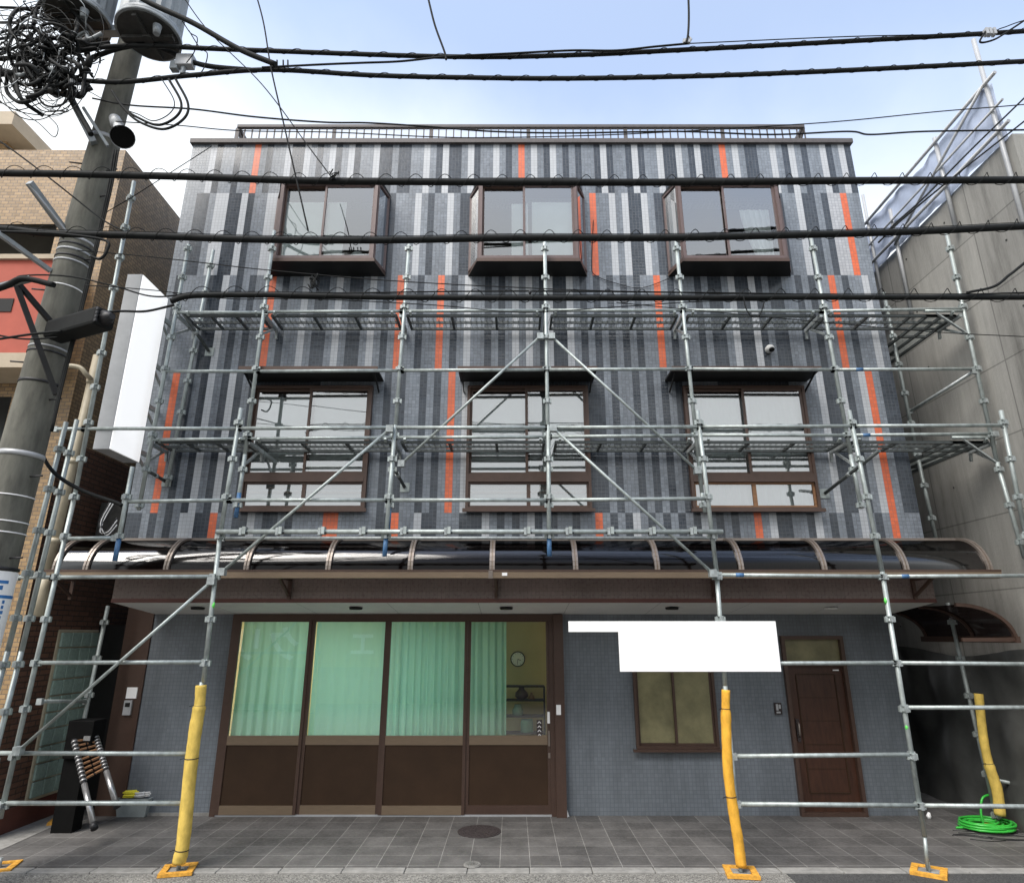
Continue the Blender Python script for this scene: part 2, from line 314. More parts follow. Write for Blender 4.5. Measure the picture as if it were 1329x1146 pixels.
rowE = rng(150, R5, [(40,95,'G'),(95,155,'D'),(155,210,'W'),(210,265,'G'),(265,320,'D'),(320,375,'G'),(375,430,'D'),(430,490,'G'),(490,550,'W'),(550,605,'G'),(605,665,'D'),(665,715,'G'),(715,775,'O'),(775,885,'G'),(885,945,'D'),(945,1000,'G'),(1000,1055,'W'),(1055,1110,'G'),(1110,1225,'D'),(1225,1261,'G')], 683) \
 + rng(370, R5, [(0,20,'G'),(20,80,'D'),(80,140,'G'),(140,190,'D'),(190,305,'G'),(305,365,'O'),(365,480,'G'),(480,530,'D'),(530,590,'G'),(590,645,'W'),(645,700,'G'),(700,760,'D'),(760,815,'G'),(815,870,'O'),(870,930,'G'),(930,985,'W'),(985,1040,'G'),(1040,1100,'D'),(1100,1265,'G')], 676) \
 + rng(590, R5, [(5,60,'W'),(60,175,'D'),(175,235,'W'),(235,290,'G'),(290,345,'D'),(345,400,'G'),(400,460,'D'),(460,515,'G'),(515,570,'W'),(570,630,'D'),(630,690,'G'),(690,745,'D'),(745,860,'G'),(860,915,'D'),(915,1030,'G'),(1030,1090,'O')], 676) \
 + rng(780, R5, [(0,55,'G'),(55,110,'D'),(110,170,'G'),(170,228,'D'),(228,290,'W'),(290,350,'G'),(350,405,'D'),(405,460,'G'),(460,515,'D'),(515,575,'G'),(575,630,'D'),(630,688,'G'),(688,745,'D'),(745,800,'W'),(800,860,'G'),(860,915,'D'),(915,970,'G'),(970,1030,'D'),(1030,1145,'G'),(1145,1210,'O'),(1210,1260,'G')], 683) \
 + rng(1000, R5, [(10,65,'W'),(65,180,'D'),(180,295,'G'),(295,350,'D'),(350,410,'W'),(410,465,'G'),(465,520,'D'),(520,580,'G'),(580,635,'D'),(635,690,'G'),(690,750,'W'),(750,810,'G'),(810,865,'D'),(865,920,'G'),(920,980,'O'),(980,1100,'G'),(1100,1190,'D')], 683)
NC = round((XR-XL)/TW)
def columns(row):
    out = ['G']*NC
    for k in range(NC):
        x = XL+(k+.5)*TW; best = None
        for a, b, c, y in row:
            xa, xb = xx(a, y, YF), xx(b, y, YF)
            if xa <= x < xb: best = c; break
        if best is None:
            best = min(row, key=lambda r: min(abs(xx(r[0], r[3], YF)-x), abs(xx(r[1], r[3], YF)-x)))[2]
            if best in 'WO': best = 'G'
        out[k] = best
    return out
ZT = zz(188, YF); ZAB = zz(251, YF); ZBC = zz(357.5, YF); ZCD = zz(481, YF); ZDE = zz(665.5, YF); ZBOT = zz(777, YF); ZEB = zz(712, YF)
bands = [(ZAB, ZT, columns(rowA)), (ZBC, ZAB, columns(rowB)), (ZCD, ZBC, columns(rowC)), (ZDE, ZCD, columns(rowD)), (ZEB, ZDE, columns(rowE)), (ZBOT, ZEB, ['B']*NC)]
# openings: lower windows flush with the wall, bay windows over openings
W2 = [(xx(311.5, 662, YF), xx(474.5, 662, YF)), (xx(604, 662, YF), xx(768, 662, YF)), (xx(898, 662, YF), xx(1063, 662, YF))]
ZW0, ZW1 = zz(663, YF), zz(503, YF)
YBAY = 7.61
BAY = [((352, 352), (486, 352), (354.5, 340), (484.5, 340)), ((610, 352), (759, 352), (621, 340), (751, 340)), ((867.5, 352), (1022, 352), (887, 340), (1021.5, 340))]
ZB0, ZB1 = zz(357.5, YF), zz(258, YF)
bays = []
for (a, b, c, d), (wl, wr) in zip(BAY, ((350, 499.5), (608.5, 761), (868, 1025))):
    xf0, xf1 = xx(c[0], 340, YBAY), xx(d[0], 340, YBAY); xw0, xw1 = xx(wl, 357, YF), xx(wr, 357, YF)
    bays.append((xf0, xf1, xw0, xw1))
wmean = sum(b[1]-b[0] for b in bays)/3
holes = [(a, b, ZW0, ZW1) for a, b in W2] + [(b[2]+.06, b[3]-.06, ZB0+.08, ZB1-.08) for b in bays]
def wall(mb, x0, x1, z0, z1, Y, holes, matfn, cuts=()):
    xs = sorted({x0, x1, *[c for c in cuts if x0 < c < x1], *[h[0] for h in holes if x0 < h[0] < x1], *[h[1] for h in holes if x0 < h[1] < x1]})
    zs = sorted({z0, z1, *[h[2] for h in holes if z0 < h[2] < z1], *[h[3] for h in holes if z0 < h[3] < z1]})
    for i in range(len(xs)-1):
        for j in range(len(zs)-1):
            cx, cz = (xs[i]+xs[i+1])/2, (zs[j]+zs[j+1])/2
            if any(h[0] < cx < h[1] and h[2] < cz < h[3] for h in holes): continue
            mb.poly([(xs[i], Y, zs[j]), (xs[i+1], Y, zs[j]), (xs[i+1], Y, zs[j+1]), (xs[i], Y, zs[j+1])], matfn(cx, cz))
fw = MB()
for z0, z1, cols in bands:
    wall(fw, XL, XL+NC*TW, z0, z1, YF, holes, lambda cx, cz: cols[min(NC-1, int((cx-XL)/TW))], [XL+k*TW for k in range(NC)])
XR = XL+NC*TW
for h in holes:      # reveals
    a, b, z0, z1 = h
    for q in ([(a, YF, z0), (a, YF+.14, z0), (a, YF+.14, z1), (a, YF, z1)], [(b, YF+.14, z0), (b, YF, z0), (b, YF, z1), (b, YF+.14, z1)],
              [(a, YF, z1), (a, YF+.14, z1), (b, YF+.14, z1), (b, YF, z1)], [(a, YF+.14, z0), (a, YF, z0), (b, YF, z0), (b, YF+.14, z0)]): fw.poly(q, 'G')
fw.build('front_wall', B)
sw = MB()
YBK = 18
for x in (XL, XR):
    sw.poly([(x, YF, ZBOT), (x, YBK, ZBOT), (x, YBK, ZT), (x, YF, ZT)], 'side'); sw.poly([(x, YG, 0), (x, YBK, 0), (x, YBK, ZBOT), (x, YG, ZBOT)], 'side')
sw.poly([(XL, YBK, 0), (XR, YBK, 0), (XR, YBK, ZT), (XL, YBK, ZT)], 'side')
sw.poly([(XL, YF, ZT), (XR, YF, ZT), (XR, YBK, ZT), (XL, YBK, ZT)], 'kerb')
sw.build('side_wall', B)
co = MB(); co.box(XL-.03, XR+.03, YF-.05, YF+.2, ZT, ZT+.075, 'coping'); co.box(XL-.03, XL+.2, YF+.2, YBK, ZT, ZT+.075, 'coping'); co.box(XR-.2, XR+.03, YF+.2, YBK, ZT, ZT+.075, 'coping'); co.build('coping', B)
# roof railing
YR = 8.35; ra = MB(); x0, x1 = xx(309, 165, YR), xx(1043, 165, YR); zt = zz(163.5, YR); zb = ZT+.1
ra.box(x0, x1, YR-.03, YR+.03, zt-.05, zt, 'coping'); ra.box(x0, x1, YR-.015, YR+.015, zb-.12, zb-.08, 'coping')
for k in range(77):
    x = x0+(x1-x0)*k/76; w = .03 if k % 13 == 0 else .009
    ra.box(x-w, x+w, YR-.008, YR+.008, zb-.12, zt-.05, 'coping')
    if k < 30:
        for x_ in (x0, x1): ra.box(x_-.009, x_+.009, YR+.13*k+.13, YR+.13*k+.148, zb-.12, zt-.05, 'coping')
for x_ in (x0, x1): ra.box(x_-.03, x_+.03, YR+.03, YR+4, zt-.05, zt, 'coping'); ra.bar((x_, YR, zt-.04), (x_+(.16 if x_ < 0 else -.16), YR+.3, zb-.1), .03, .03, 'coping')
ra.build('roof_railing', B)
# ---- bay windows
def pane(p, mat='window'): return MB().poly(p, mat)
def framed(mb, P, Q, z0, z1, w, d, mat, mull=()):
    """aluminium frame between the ground points P and Q (x,y), mullions at fractions"""
    P = Vector((*P, 0)); Q = Vector((*Q, 0))
    for z in (z0+w/2, z1-w/2): mb.bar(P+Vector((0, 0, z)), Q+Vector((0, 0, z)), d, w, mat)
    dv = (Q-P).normalized()
    for t in (0, 1, *mull):
        p = P.lerp(Q, t)
        if t == 0: p += dv*w/2
        if t == 1: p -= dv*w/2
        mb.bar(p+Vector((0, 0, z0+w)), p+Vector((0, 0, z1-w)), w, d, mat, up=(0, 1, 0))
for n, (xf0, xf1, xw0, xw1) in enumerate(bays):
    fz0, fz1 = ZB0+.03, ZB1+.0
    bw = MB()
    framed(bw, (xf0, YBAY), (xf1, YBAY), fz0, fz1, .042, .07, 'pink')
    framed(bw, (xw0, YF-.02), (xf0, YBAY), fz0, fz1, .025, .03, 'pink'); framed(bw, (xf1, YBAY), (xw1, YF-.02), fz0, fz1, .025, .03, 'pink')
    for z0, z1 in ((fz0-.05, fz0), (fz1, fz1+.05)):
        pts = [(xw0-.01, YF-.001), (xf0-.02, YBAY-.04), (xf1+.02, YBAY-.04), (xw1+.01, YF-.001)]
        lo = [(x, y, z0) for x, y in pts]; hi = [(x, y, z1) for x, y in pts]
        bw.poly(lo, 'dark'); bw.poly(hi[::-1], 'dark')
        for k in range(4): bw.poly([lo[k], lo[(k+1) % 4], hi[(k+1) % 4], hi[k]], 'dark' if z0 > fz0 else 'brown')
    bo = bw.build('bay_window', B)
    # outer edge strips of the bay's roof: the black head casing
    xm = xf0+(xf1-xf0)*.47
    sa = MB(); framed(sa, (xm-.03, YBAY+.015), (xf1-.042, YBAY+.015), fz0+.042, fz1-.042, .028, .025, 'pink'); sa.build('sash', bo)
    sb = MB(); framed(sb, (xf0+.042, YBAY+.05), (xm+.01, YBAY+.05), fz0+.042, fz1-.042, .026, .025, 'brown'); sb.build('sash', bo)
    pane([(xm, YBAY+.018, fz0+.068), (xf1-.068, YBAY+.018, fz0+.068), (xf1-.068, YBAY+.018, fz1-.068), (xm, YBAY+.018, fz1-.068)], 'dimwindow').build('pane', bo)
    pane([(xf0+.068, YBAY+.052, fz0+.068), (xm, YBAY+.052, fz0+.068), (xm, YBAY+.052, fz1-.068), (xf0+.068, YBAY+.052, fz1-.068)], 'dimwindow').build('pane', bo)
    for (a, b) in (((xw0+.01, YF-.04), (xf0, YBAY+.02)), ((xf1, YBAY+.02), (xw1-.01, YF-.04))):
        pane([(*a, fz0+.03), (*b, fz0+.03), (*b, fz1-.03), (*a, fz1-.03)], 'dimwindow').build('pane', bo)
    # the room behind
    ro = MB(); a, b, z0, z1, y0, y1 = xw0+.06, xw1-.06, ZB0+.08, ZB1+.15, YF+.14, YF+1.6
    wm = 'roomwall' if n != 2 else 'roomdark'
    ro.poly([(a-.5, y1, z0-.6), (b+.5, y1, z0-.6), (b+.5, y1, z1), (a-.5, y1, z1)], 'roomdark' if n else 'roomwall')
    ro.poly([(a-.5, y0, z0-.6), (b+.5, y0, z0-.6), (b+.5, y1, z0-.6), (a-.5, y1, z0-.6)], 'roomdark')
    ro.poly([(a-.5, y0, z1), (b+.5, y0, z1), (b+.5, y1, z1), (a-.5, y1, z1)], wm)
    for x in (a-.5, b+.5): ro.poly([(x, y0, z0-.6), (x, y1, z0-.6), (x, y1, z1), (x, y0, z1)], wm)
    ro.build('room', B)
# blinds and drapes hung inside the bays
def cloth(x0, x1, z0, z1, Y, amp, waves, mat, name, label, cat='curtain', group=None, taper=None, parent=None, seed=0):
    r = random.Random(seed); mb = MB(); N = max(12, int(waves*8)); K = 10; ph = [r.uniform(0, 6.28) for _ in range(4)]
    def pt(u, v):
        x = x0+(x1-x0)*u
        if taper: x = x0+(x1-x0)*(u*(1-taper*(1-v)**1.5) if taper > 0 else 1-(1-u)*(1+taper*(1-v)**1.5))
        w = math.sin(u*waves*6.283+ph[0]+.5*math.sin(u*9+ph[1]))*.6+math.sin(u*waves*2.1*6.283+ph[2]+v*.8)*.25+math.sin(u*waves*.37*6.283+ph[3])*.4
        return (x, Y+amp*w*(.45+.55*(1-v)), z0+(z1-z0)*v)
    for i in range(N):
        for j in range(K):
            mb.poly([pt(i/N, j/K), pt((i+1)/N, j/K), pt((i+1)/N, (j+1)/K), pt(i/N, (j+1)/K)], mat, True)
    o = mb.build(name, parent)
    if not parent: tag(o, label, cat, group)
    bm_weld(o); return o
import bmesh
def bm_weld(o):
    bm = bmesh.new(); bm.from_mesh(o.data); bmesh.ops.remove_doubles(bm, verts=bm.verts, dist=.0005); bm.to_mesh(o.data); bm.free()
b = bays[0]
def bx(n, t): return bays[n][0]+(bays[n][1]-bays[n][0])*t
zb = lambda t: ZB0+(ZB1-ZB0)*t
for (n, t0, t1, z0, z1, lab) in ((0, .04, .66, .05, .8, 'white roller screen filling the lower half of the left bay window'),
                                 (1, .33, .5, .05, .78, 'narrow white screen strip left of the mullion in the middle bay window'),
                                 (1, .54, .97, .05, .8, 'wide white screen behind the right pane of the middle bay window')):
    tag(MB().box(bx(n, t0), bx(n, t1), YBAY+.1, YBAY+.11, zb(z0), zb(z1), 'blind').build('window_screen'), lab, 'screen', 'white screens inside the bay windows')
cloth(bx(2, .68), bx(2, .98), zb(.05), zb(.8), YF-.08, .02, 5, 'blind', 'drape', 'pale blue-white drape gathered at the right of the right bay window', 'curtain', taper=-.55, seed=4)
cloth(bays[2][2]+.06, bays[2][0]+.05, zb(.05), zb(.9), YF-.02, .015, 3, 'blind', 'drape', 'pale drape at the left side pane of the right bay window', 'curtain', seed=9)
v = MB(); cx, cz = bx(0, .80), ZB0+.1
v.tube([(cx, YF-.15, cz-.06), (cx, YF-.15, cz), (cx, YF-.15, cz+.06), (cx, YF-.15, cz+.14), (cx, YF-.15, cz+.16)], [.1, .13, .13, .08, .02], 'blind', 16)
tag(v.build('white_vase'), 'round white pot standing low inside the left bay window', 'vase')
# ---- lower windows with black awnings
for n, (a, b) in enumerate(W2):
    zt1, zt0 = zz(616.5, YF), zz(627, YF)      # transom
    w = MB(); y = YF-.03
    framed(w, (a, y), (b, y), ZW0, ZW1, .036, .09, 'brown'); w.box(a+.036, b-.036, y-.05, y+.04, zt0, zt1, 'brown')
    w.box(a-.03, b+.03, y-.09, y-.045, ZW0-.03, ZW0+.012, 'brown')
    wo = w.build('window', B); m = (a+b)/2; w.name = 1
    s1 = MB(); framed(s1, (m-.035, y-.02), (b-.036, y-.02), zt1, ZW1-.036, .032, .025, 'brown'); s1.build('sash', wo)
    s2 = MB(); framed(s2, (a+.036, y+.02), (m+.02, y+.02), zt1, ZW1-.036, .03, .025, 'brown'); s2.build('sash', wo)
    s3 = MB(); framed(s3, (a+.036, y), (m, y), ZW0+.036, zt0, .024, .03, 'brown' if n < 2 else 'wood_light'); framed(s3, (m, y), (b-.036, y), ZW0+.036, zt0, .024, .03, 'brown' if n < 2 else 'wood_light'); s3.build('lower_frame', wo)
    for (x0, x1, z0, z1, yy) in ((m, b-.05, zt1+.02, ZW1-.05, y-.018), (a+.05, m, zt1+.02, ZW1-.05, y+.022), (a+.045, m-.01, ZW0+.045, zt0-.015, y+.002), (m+.01, b-.045, ZW0+.045, zt0-.015, y+.002)):
        pane([(x0, yy, z0), (x1, yy, z0), (x1, yy, z1), (x0, yy, z1)]).build('pane', wo)
    if n < 2:
        gr = MB()
        for z in (zz(633, YF), zz(639, YF)): gr.box(a+.05, b-.05, YF+.012, YF+.026, z-.013, z+.013, 'rib')
        gr.build('guard_rail', wo)
    aw = MB(); fl, fr = ((311, 490), (594.6, 774.5), (872, 1064.5))[n]; ya = YF-.4; x0, x1 = xx(fl, 478, ya), xx(fr, 478, ya); za = zz(479.5, ya)
    aw.box(x0, x1, ya, YF-.004, za-.008, za+.02, 'dark'); aw.box(x0-.005, x1+.005, ya-.025, ya, za-.03, za+.035, 'brown')
    for x in (x0+.05, x1-.05): aw.bar((x, ya+.05, za-.02), (x, YF-.006, za-.16), .015, .025, 'dark')
    aw.build('awning', wo)
    ro = MB(); y1 = YF+1.2
    for q in ([(a-.2, y1, ZW0-.3), (b+.2, y1, ZW0-.3), (b+.2, y1, ZW1+.2), (a-.2, y1, ZW1+.2)], [(a-.2, YF+.14, ZW0-.3), (a-.2, y1, ZW0-.3), (a-.2, y1, ZW1+.2), (a-.2, YF+.14, ZW1+.2)],
              [(b+.2, YF+.14, ZW0-.3), (b+.2, y1, ZW0-.3), (b+.2, y1, ZW1+.2), (b+.2, YF+.14, ZW1+.2)], [(a-.2, YF+.14, ZW1+.2), (b+.2, YF+.14, ZW1+.2), (b+.2, y1, ZW1+.2), (a-.2, y1, ZW1+.2)],
              [(a-.2, YF+.14, ZW0-.3), (b+.2, YF+.14, ZW0-.3), (b+.2, y1, ZW0-.3), (a-.2, y1, ZW0-.3)]): ro.poly(q, 'roomwall')
    ro.build('room', B)
    side = ('left', 'middle', 'right')[n]
    if n < 2:
        tag(MB().box(a+.02, b-.02, YF+.035, YF+.045, ZW0+.02, ZW1-.13, 'blind').build('window_screen'), 'white screen behind the whole of the %s second-storey window' % side, 'screen', 'white screens in the lower windows')
    else:
        cloth(a+.02, b-.02, ZW0+.02, ZW1-.12, YF+.05, .010, 16, 'blind', 'net_curtain', 'white net curtain with fine pleats in the right second-storey window', 'curtain', seed=3)
# vent hood and wall fixing
vh = MB(); p = at(997, 455, YF); P = [(p.x, YF-.005-.03*k, p.z+[0, .0, .0, -.01, -.02][k]) for k in range(5)]
vh.tube(P, [.05, .055, .055, .048, .02], 'soffit', 14); vh.tube([(p.x, YF-.11, p.z-.03), (p.x, YF-.12, p.z-.05)], .035, 'dark', 12); vh.build('vent_hood', B)
# ---- canopy
YCn = 7.5; zc1 = zz(700.5, 7.86); zc0 = zz(741, YCn); cx0, cx1 = xx(66, 742, YCn), xx(1287, 742, YCn)
def arc(x, off=0, n=12):
    A = YF-.005-YCn+off; Bv = zc1-zc0+off
    return [(x, YF-.005-A*math.sin(t*math.pi/2/n), zc0+Bv*math.cos(t*math.pi/2/n)) for t in range(n+1)]
cn = MB(); N = 44
for i in range(N):
    xa, xb = cx0+(cx1-cx0)*i/N, cx0+(cx1-cx0)*(i+1)/N; pa, pb = arc(xa), arc(xb)
    for k in range(12): cn.poly([pa[k], pb[k], pb[k+1], pa[k+1]], 'poly', True)
cob = cn.build('canopy', B); bm_weld(cob)
gu = MB(); gu.box(cx0-.06, cx1+.06, YCn-.07, YCn+.03, zc0-.085, zc0+.005, 'brown_light'); gu.box(cx0-.06, cx1+.06, YCn-.075, YCn-.07, zc0-.012, zc0+.01, 'brown')
for px in (637,): x = xx(px, 742, YCn); gu.box(x-.025, x+.025, YCn-.08, YCn-.07, zc0-.09, zc0+.0, 'rib')
gu.box(cx0, cx1, YF-.045, YF-.004, zc1-.01, zc1+.03, 'rib'); gu.build('gutter', cob)
x = xx(655, 747, YCn); MB().box(x-.03, x+.03, YCn-.078, YCn-.071, zc0-.06, zc0-.025, 'white').build('sticker', cob)
for px in (72, 111.7, 216, 320, 426, 532.6, 638.7, 747, 853, 961.8, 1069.6, 1175.7, 1284):
    x = xx(px, 740, YCn); A_ = arc(x, .012); ri = MB()
    for k in range(12):
        for dx in (-.018, .018): ri.bar(Vector(A_[k])+Vector((dx, 0, 0)), Vector(A_[k+1])+Vector((dx, 0, 0)), .024, .034, 'rib')
        ri.bar(A_[k], A_[k+1], .05, .014, 'brown_light')
    ri.build('rib', cob)
for px in (62, 360, 643, 940, 1215):
    x = xx(px, 755, YCn); br = MB(); br.bar((x, YCn, zc0-.06), (x, YF-.005, zc0-.06), .03, .04, 'brown'); br.bar((x, YCn+.05, zc0-.07), (x, YF-.02, zc0-.36+.1), .03, .03, 'brown'); br.bar((x, YF-.02, zc0-.06), (x, YF-.02, zc0-.3), .04, .03, 'brown')
    br.build('canopy_bracket', cob)
# ---- underside: russet trim, soffit, downlights
zs0, zs1 = zz(782, YF), zz(797, YG)
so = MB(); so.box(XL, XR, YF-.012, YF+.05, zs0-.0, ZBOT, 'brownpaint'); so.build('trim', B)
so = MB()
for i in range(9):
    xa, xb = XL+(XR-XL)*i/9+.002, XL+(XR-XL)*(i+1)/9-.002
    so.poly([(xa, YF+.0, zs0+.003), (xb, YF+.0, zs0+.003), (xb, YG, zs1), (xa, YG, zs1)], 'soffit')
so.poly([(XL, YF+.02, zs0+.02), (XR, YF+.02, zs0+.02), (XR, YG, zs1+.02), (XL, YG, zs1+.02)], 'dark')
so = so.build('soffit', B)
for px in (257, 462, 657, 872, 1078):
    c = at(px, 787.5, 8.35); z = zs0+(zs1-zs0)*(8.35-YF)/(YG-YF); dl = MB()
    dl.tube([(c.x, 8.35, z), (c.x, 8.35, z-.025), (c.x, 8.35, z-.028)], [.085, .08, .07], 'dark' if px < 1000 else 'soffit', 18); dl.build('downlight', so)
# ---- ground floor wall
SH = (xx(274, 1050, YG), xx(722, 1050, YG), 0.0, zs1-.0); PW = xx(733, 1050, YG)
SW = (xx(825.5, 970, YG), xx(933, 970, YG), zz(971, YG), zz(862, YG))
DR = (xx(1038, 1055, YG), xx(1124, 1055, YG), 0.0, zz(825, YG))
gw = MB(); wall(gw, XL, XR, 0, zs1+.02, YG, [SH, SW, DR], lambda x, z: 'lower'); gw.build('ground_wall', B)
MB().box(XL, SH[0]-.01, YG-.012, YG, 0, .035, 'kerb').build('plinth', B)
pi = MB(); pi.box(XL-.36, XL-.003, YG-.02, YG+.25, 0, zs1+.1, 'brown'); pi.build('pilaster', B)
MB().box(XB+.02, XL-.365, YG+.3, YG+.34, 0, 2.3, 'dark').build('side_door', B)
ic = MB(); p = at(166, 918, YG-.03); ic.box(p.x-.05, p.x+.05, YG-.05, YG-.022, p.z-.09, p.z+.09, 'signside'); ic.box(p.x-.03, p.x+.03, YG-.055, YG-.05, p.z+.01, p.z+.06, 'dark'); ic.build('door_phone', B)
# shopfront
x0, x1, zt = SH[0], SH[1], SH[3]
sf = MB(); zm1, zm0 = zz(954, YG), zz(966, YG); zr = zz(1044, YG); zg = zz(804, YG)
sf.box(x0, x1, YG-.05, YG+.06, zg, zt, 'brown'); sf.box(x0, x0+.07, YG-.05, YG+.06, 0, zg, 'brown'); sf.box(x1-.06, x1, YG-.05, YG+.06, 0, zg, 'brown')
sf.box(x0+.07, x1-.06, YG-.04, YG+.06, 0, .02, 'signside')
sfo = sf.build('shopfront', B)
mx_ = [x0+.07, xx(385, 1050, YG), xx(491.5, 1050, YG), xx(603, 1050, YG), x1-.06]
for k in range(4):
    a, b = mx_[k], mx_[k+1]; yy = YG-.01 if k % 2 else YG-.03
    d = MB(); mt = 'brown_light'
    d.box(a, a+.045, yy-.02, yy+.02, .02, zg, 'brown'); d.box(b-.04, b, yy-.018, yy+.018, .02, zg, 'brown')
    d.box(a+.045, b-.04, yy-.02, yy+.02, zm0, zm1, mt); d.box(a+.045, b-.04, yy-.02, yy+.02, .02, zr, mt if k < 3 else 'brown'); d.box(a+.045, b-.04, yy-.02, yy+.02, zg-.03, zg, 'brown')
    do = d.build('sliding_door', sfo)
    pane([(a+.045, yy, zm1), (b-.04, yy, zm1), (b-.04, yy, zg-.03), (a+.045, yy, zg-.03)], 'shopglass').build('pane', do)
    MB().box(a+.045, b-.04, yy-.006, yy+.006, zr, zm0, 'panel').build('door_panel', do)
    if k == 3:
        h = MB(); h.box(b-.03, b-.008, yy-.04, yy-.02, .8, .98, 'rib'); h.box(b-.032, b-.005, yy-.03, yy-.02, .66, .72, 'rib'); h.build('handle', do)
        st = MB(); c = at(700, 946, yy-.005)
        st.box(c.x-.035, c.x+.035, yy-.004, yy-.002, c.z-.11, c.z+.11, 'iron')
        for q in range(4):
            zq = c.z+.08-.05*q; st.bar((c.x-.022, yy-.005, zq-.012), (c.x, yy-.005, zq+.012), .004, .008, 'white', up=(0, 0, 1)); st.bar((c.x, yy-.005, zq+.012), (c.x+.022, yy-.005, zq-.012), .004, .008, 'white')
        st.build('sticker', do)
        c = at(712, 931, yy-.03); MB().box(c.x-.016, c.x+.016, yy-.03, yy-.021, c.z-.07, c.z+.07, 'white').build('notice', do)
pl = MB(); pl.box(x1, PW+.02, YG-.1, YG-.003, 0, zt, 'brown'); pl = pl.build('pilaster', B)
c = at(725, 921, YG-.11); MB().box(c.x-.03, c.x+.03, YG-.112, YG-.101, c.z-.06, c.z+.06, 'white').build('notice', pl)
pf = MB(); pf.bar((PW+.01, YG-.05, 0.0), (PW-.02, YG-.05, .09), .09, .08, 'signside'); pf.build('post_foot', B)
# shop interior
si = MB(); a, b, y1, zc = x0-.3, x1+.1, YG+2.6, 2.62
si.poly([(a, y1, 0), (b, y1, 0), (b, y1, zc), (a, y1, zc)], 'shoproom'); si.poly([(b, YG+.07, 0), (b, y1, 0), (b, y1, zc), (b, YG+.07, zc)], 'shoproom'); si.poly([(a, YG+.07, 0), (a, y1, 0), (a, y1, zc), (a, YG+.07, zc)], 'shoproom')
si.poly([(a, YG+.07, zc), (b, YG+.07, zc), (b, y1, zc), (a, y1, zc)], 'shoproom'); si.poly([(a, YG+.07, .01), (b, YG+.07, .01), (b, y1, .01), (a, y1, .01)], 'wood')
si.box(b-.75, b-.03, y1-.06, y1-.004, 0, 2.0, 'brown_light')
si.build('room', B)
xl = xx(690, 825, 10.6)
la = MB(); la.box(xl, xl+.5, 10.55, 10.65, zc-.06, zc-.005, 'lamp'); tag(la.build('ceiling_lamp'), 'warm glowing ceiling lamp inside the shop above the clock', 'lamp')
la = MB(); la.box(-3.6, -2.5, 10.2, 10.26, zc-.05, zc-.005, 'tube'); tag(la.build('fluorescent_lamp'), 'white tube lamp on the shop ceiling behind the green curtains', 'lamp')
for k in range(4):
    a, b = mx_[k]+.01, mx_[k+1]-.01
    if k == 3: b = xx(657, 900, YG+.14)
    cloth(a, b, .75, 2.36, YG+.17, (.045, .03, .055, .04)[k], (7, 5, 11, 5)[k], 'curtain', 'curtain',
          ('green pleated curtain behind the leftmost shop door', 'smooth green curtain behind the second shop door from the left', 'deeply pleated green curtain behind the third shop door from the left', 'narrow green curtain beside the wall clock in the rightmost shop door')[k], 'curtain', 'green curtains behind the shopfront', seed=20+k)
ck = at(672, 855, 10.4); c = MB(); c.tube([(ck.x, 10.38, ck.z), (ck.x, 10.42, ck.z)], .115, 'black', 24); co_ = c.build('wall_clock'); tag(co_, 'round wall clock with white dial and black rim seen through the shop glass', 'clock')
c = MB(); c.tube([(ck.x, 10.375, ck.z), (ck.x, 10.38, ck.z)], .098, 'white', 24); c.build('dial', co_)
c = MB(); c.bar((ck.x, 10.37, ck.z), (ck.x+.05, 10.37, ck.z-.02), .008, .008, 'black'); c.bar((ck.x, 10.37, ck.z), (ck.x-.01, 10.37, ck.z-.075), .006, .006, 'black')
for k in range(12):
    an = k*math.pi/6; c.bar((ck.x+.075*math.cos(an), 10.372, ck.z+.075*math.sin(an)), (ck.x+.088*math.cos(an), 10.372, ck.z+.088*math.sin(an)), .005, .006, 'black')
c.build('hands', co_)
bk = MB(); bk.box(ck.x-.3, ck.x+.5, 10.42, 10.46, 0, zc-.01, 'shoproom'); tag(bk.build('partition_panel'), 'cream panel inside the shop carrying the wall clock', 'panel')
xs0, xs1, ys = xx(655, 900, 9.9), xx(698, 900, 9.9), 9.9; sh = MB()
for z in (.5, zz(952, ys), zz(930, ys), zz(909, ys), zz(891, ys)): sh.box(xs0, xs1+.1, ys, ys+.25, z-.01, z+.01, 'dark')
for x in (xs0, xs1+.09): sh.box(x, x+.015, ys, ys+.25, 0, zz(891, ys), 'dark')
tag(sh.build('shelf_rack'), 'dark open rack of shelves inside the shop under the clock', 'shelf')
labs = ('brown round vase on the rack inside the shop', 'pale green jar on the rack below the vase', 'small brown bottle at the right of the rack', 'green box on the lowest visible rack shelf')
for k, (px, py, r, mt, pr) in enumerate(((677, 909, .1, 'wood', [.5, 1, .9, .4, .5]), (672, 930, .08, 'glassblock', [.8, 1, 1, .7, .6]), (690, 909, .05, 'wood_light', [1, 1, .8, .35, .35]), (684, 952, .09, 'curtain', [1, 1, 1, 1, .9]))):
    p = at(px, py, ys+.1); q = MB(); q.tube([(p.x, ys+.1, p.z+.012+t*r*.5) for t in range(5)], [r*t for t in pr], mt, 14); tag(q.build('jar'), labs[k], 'jar', 'jars and boxes on the shop rack')
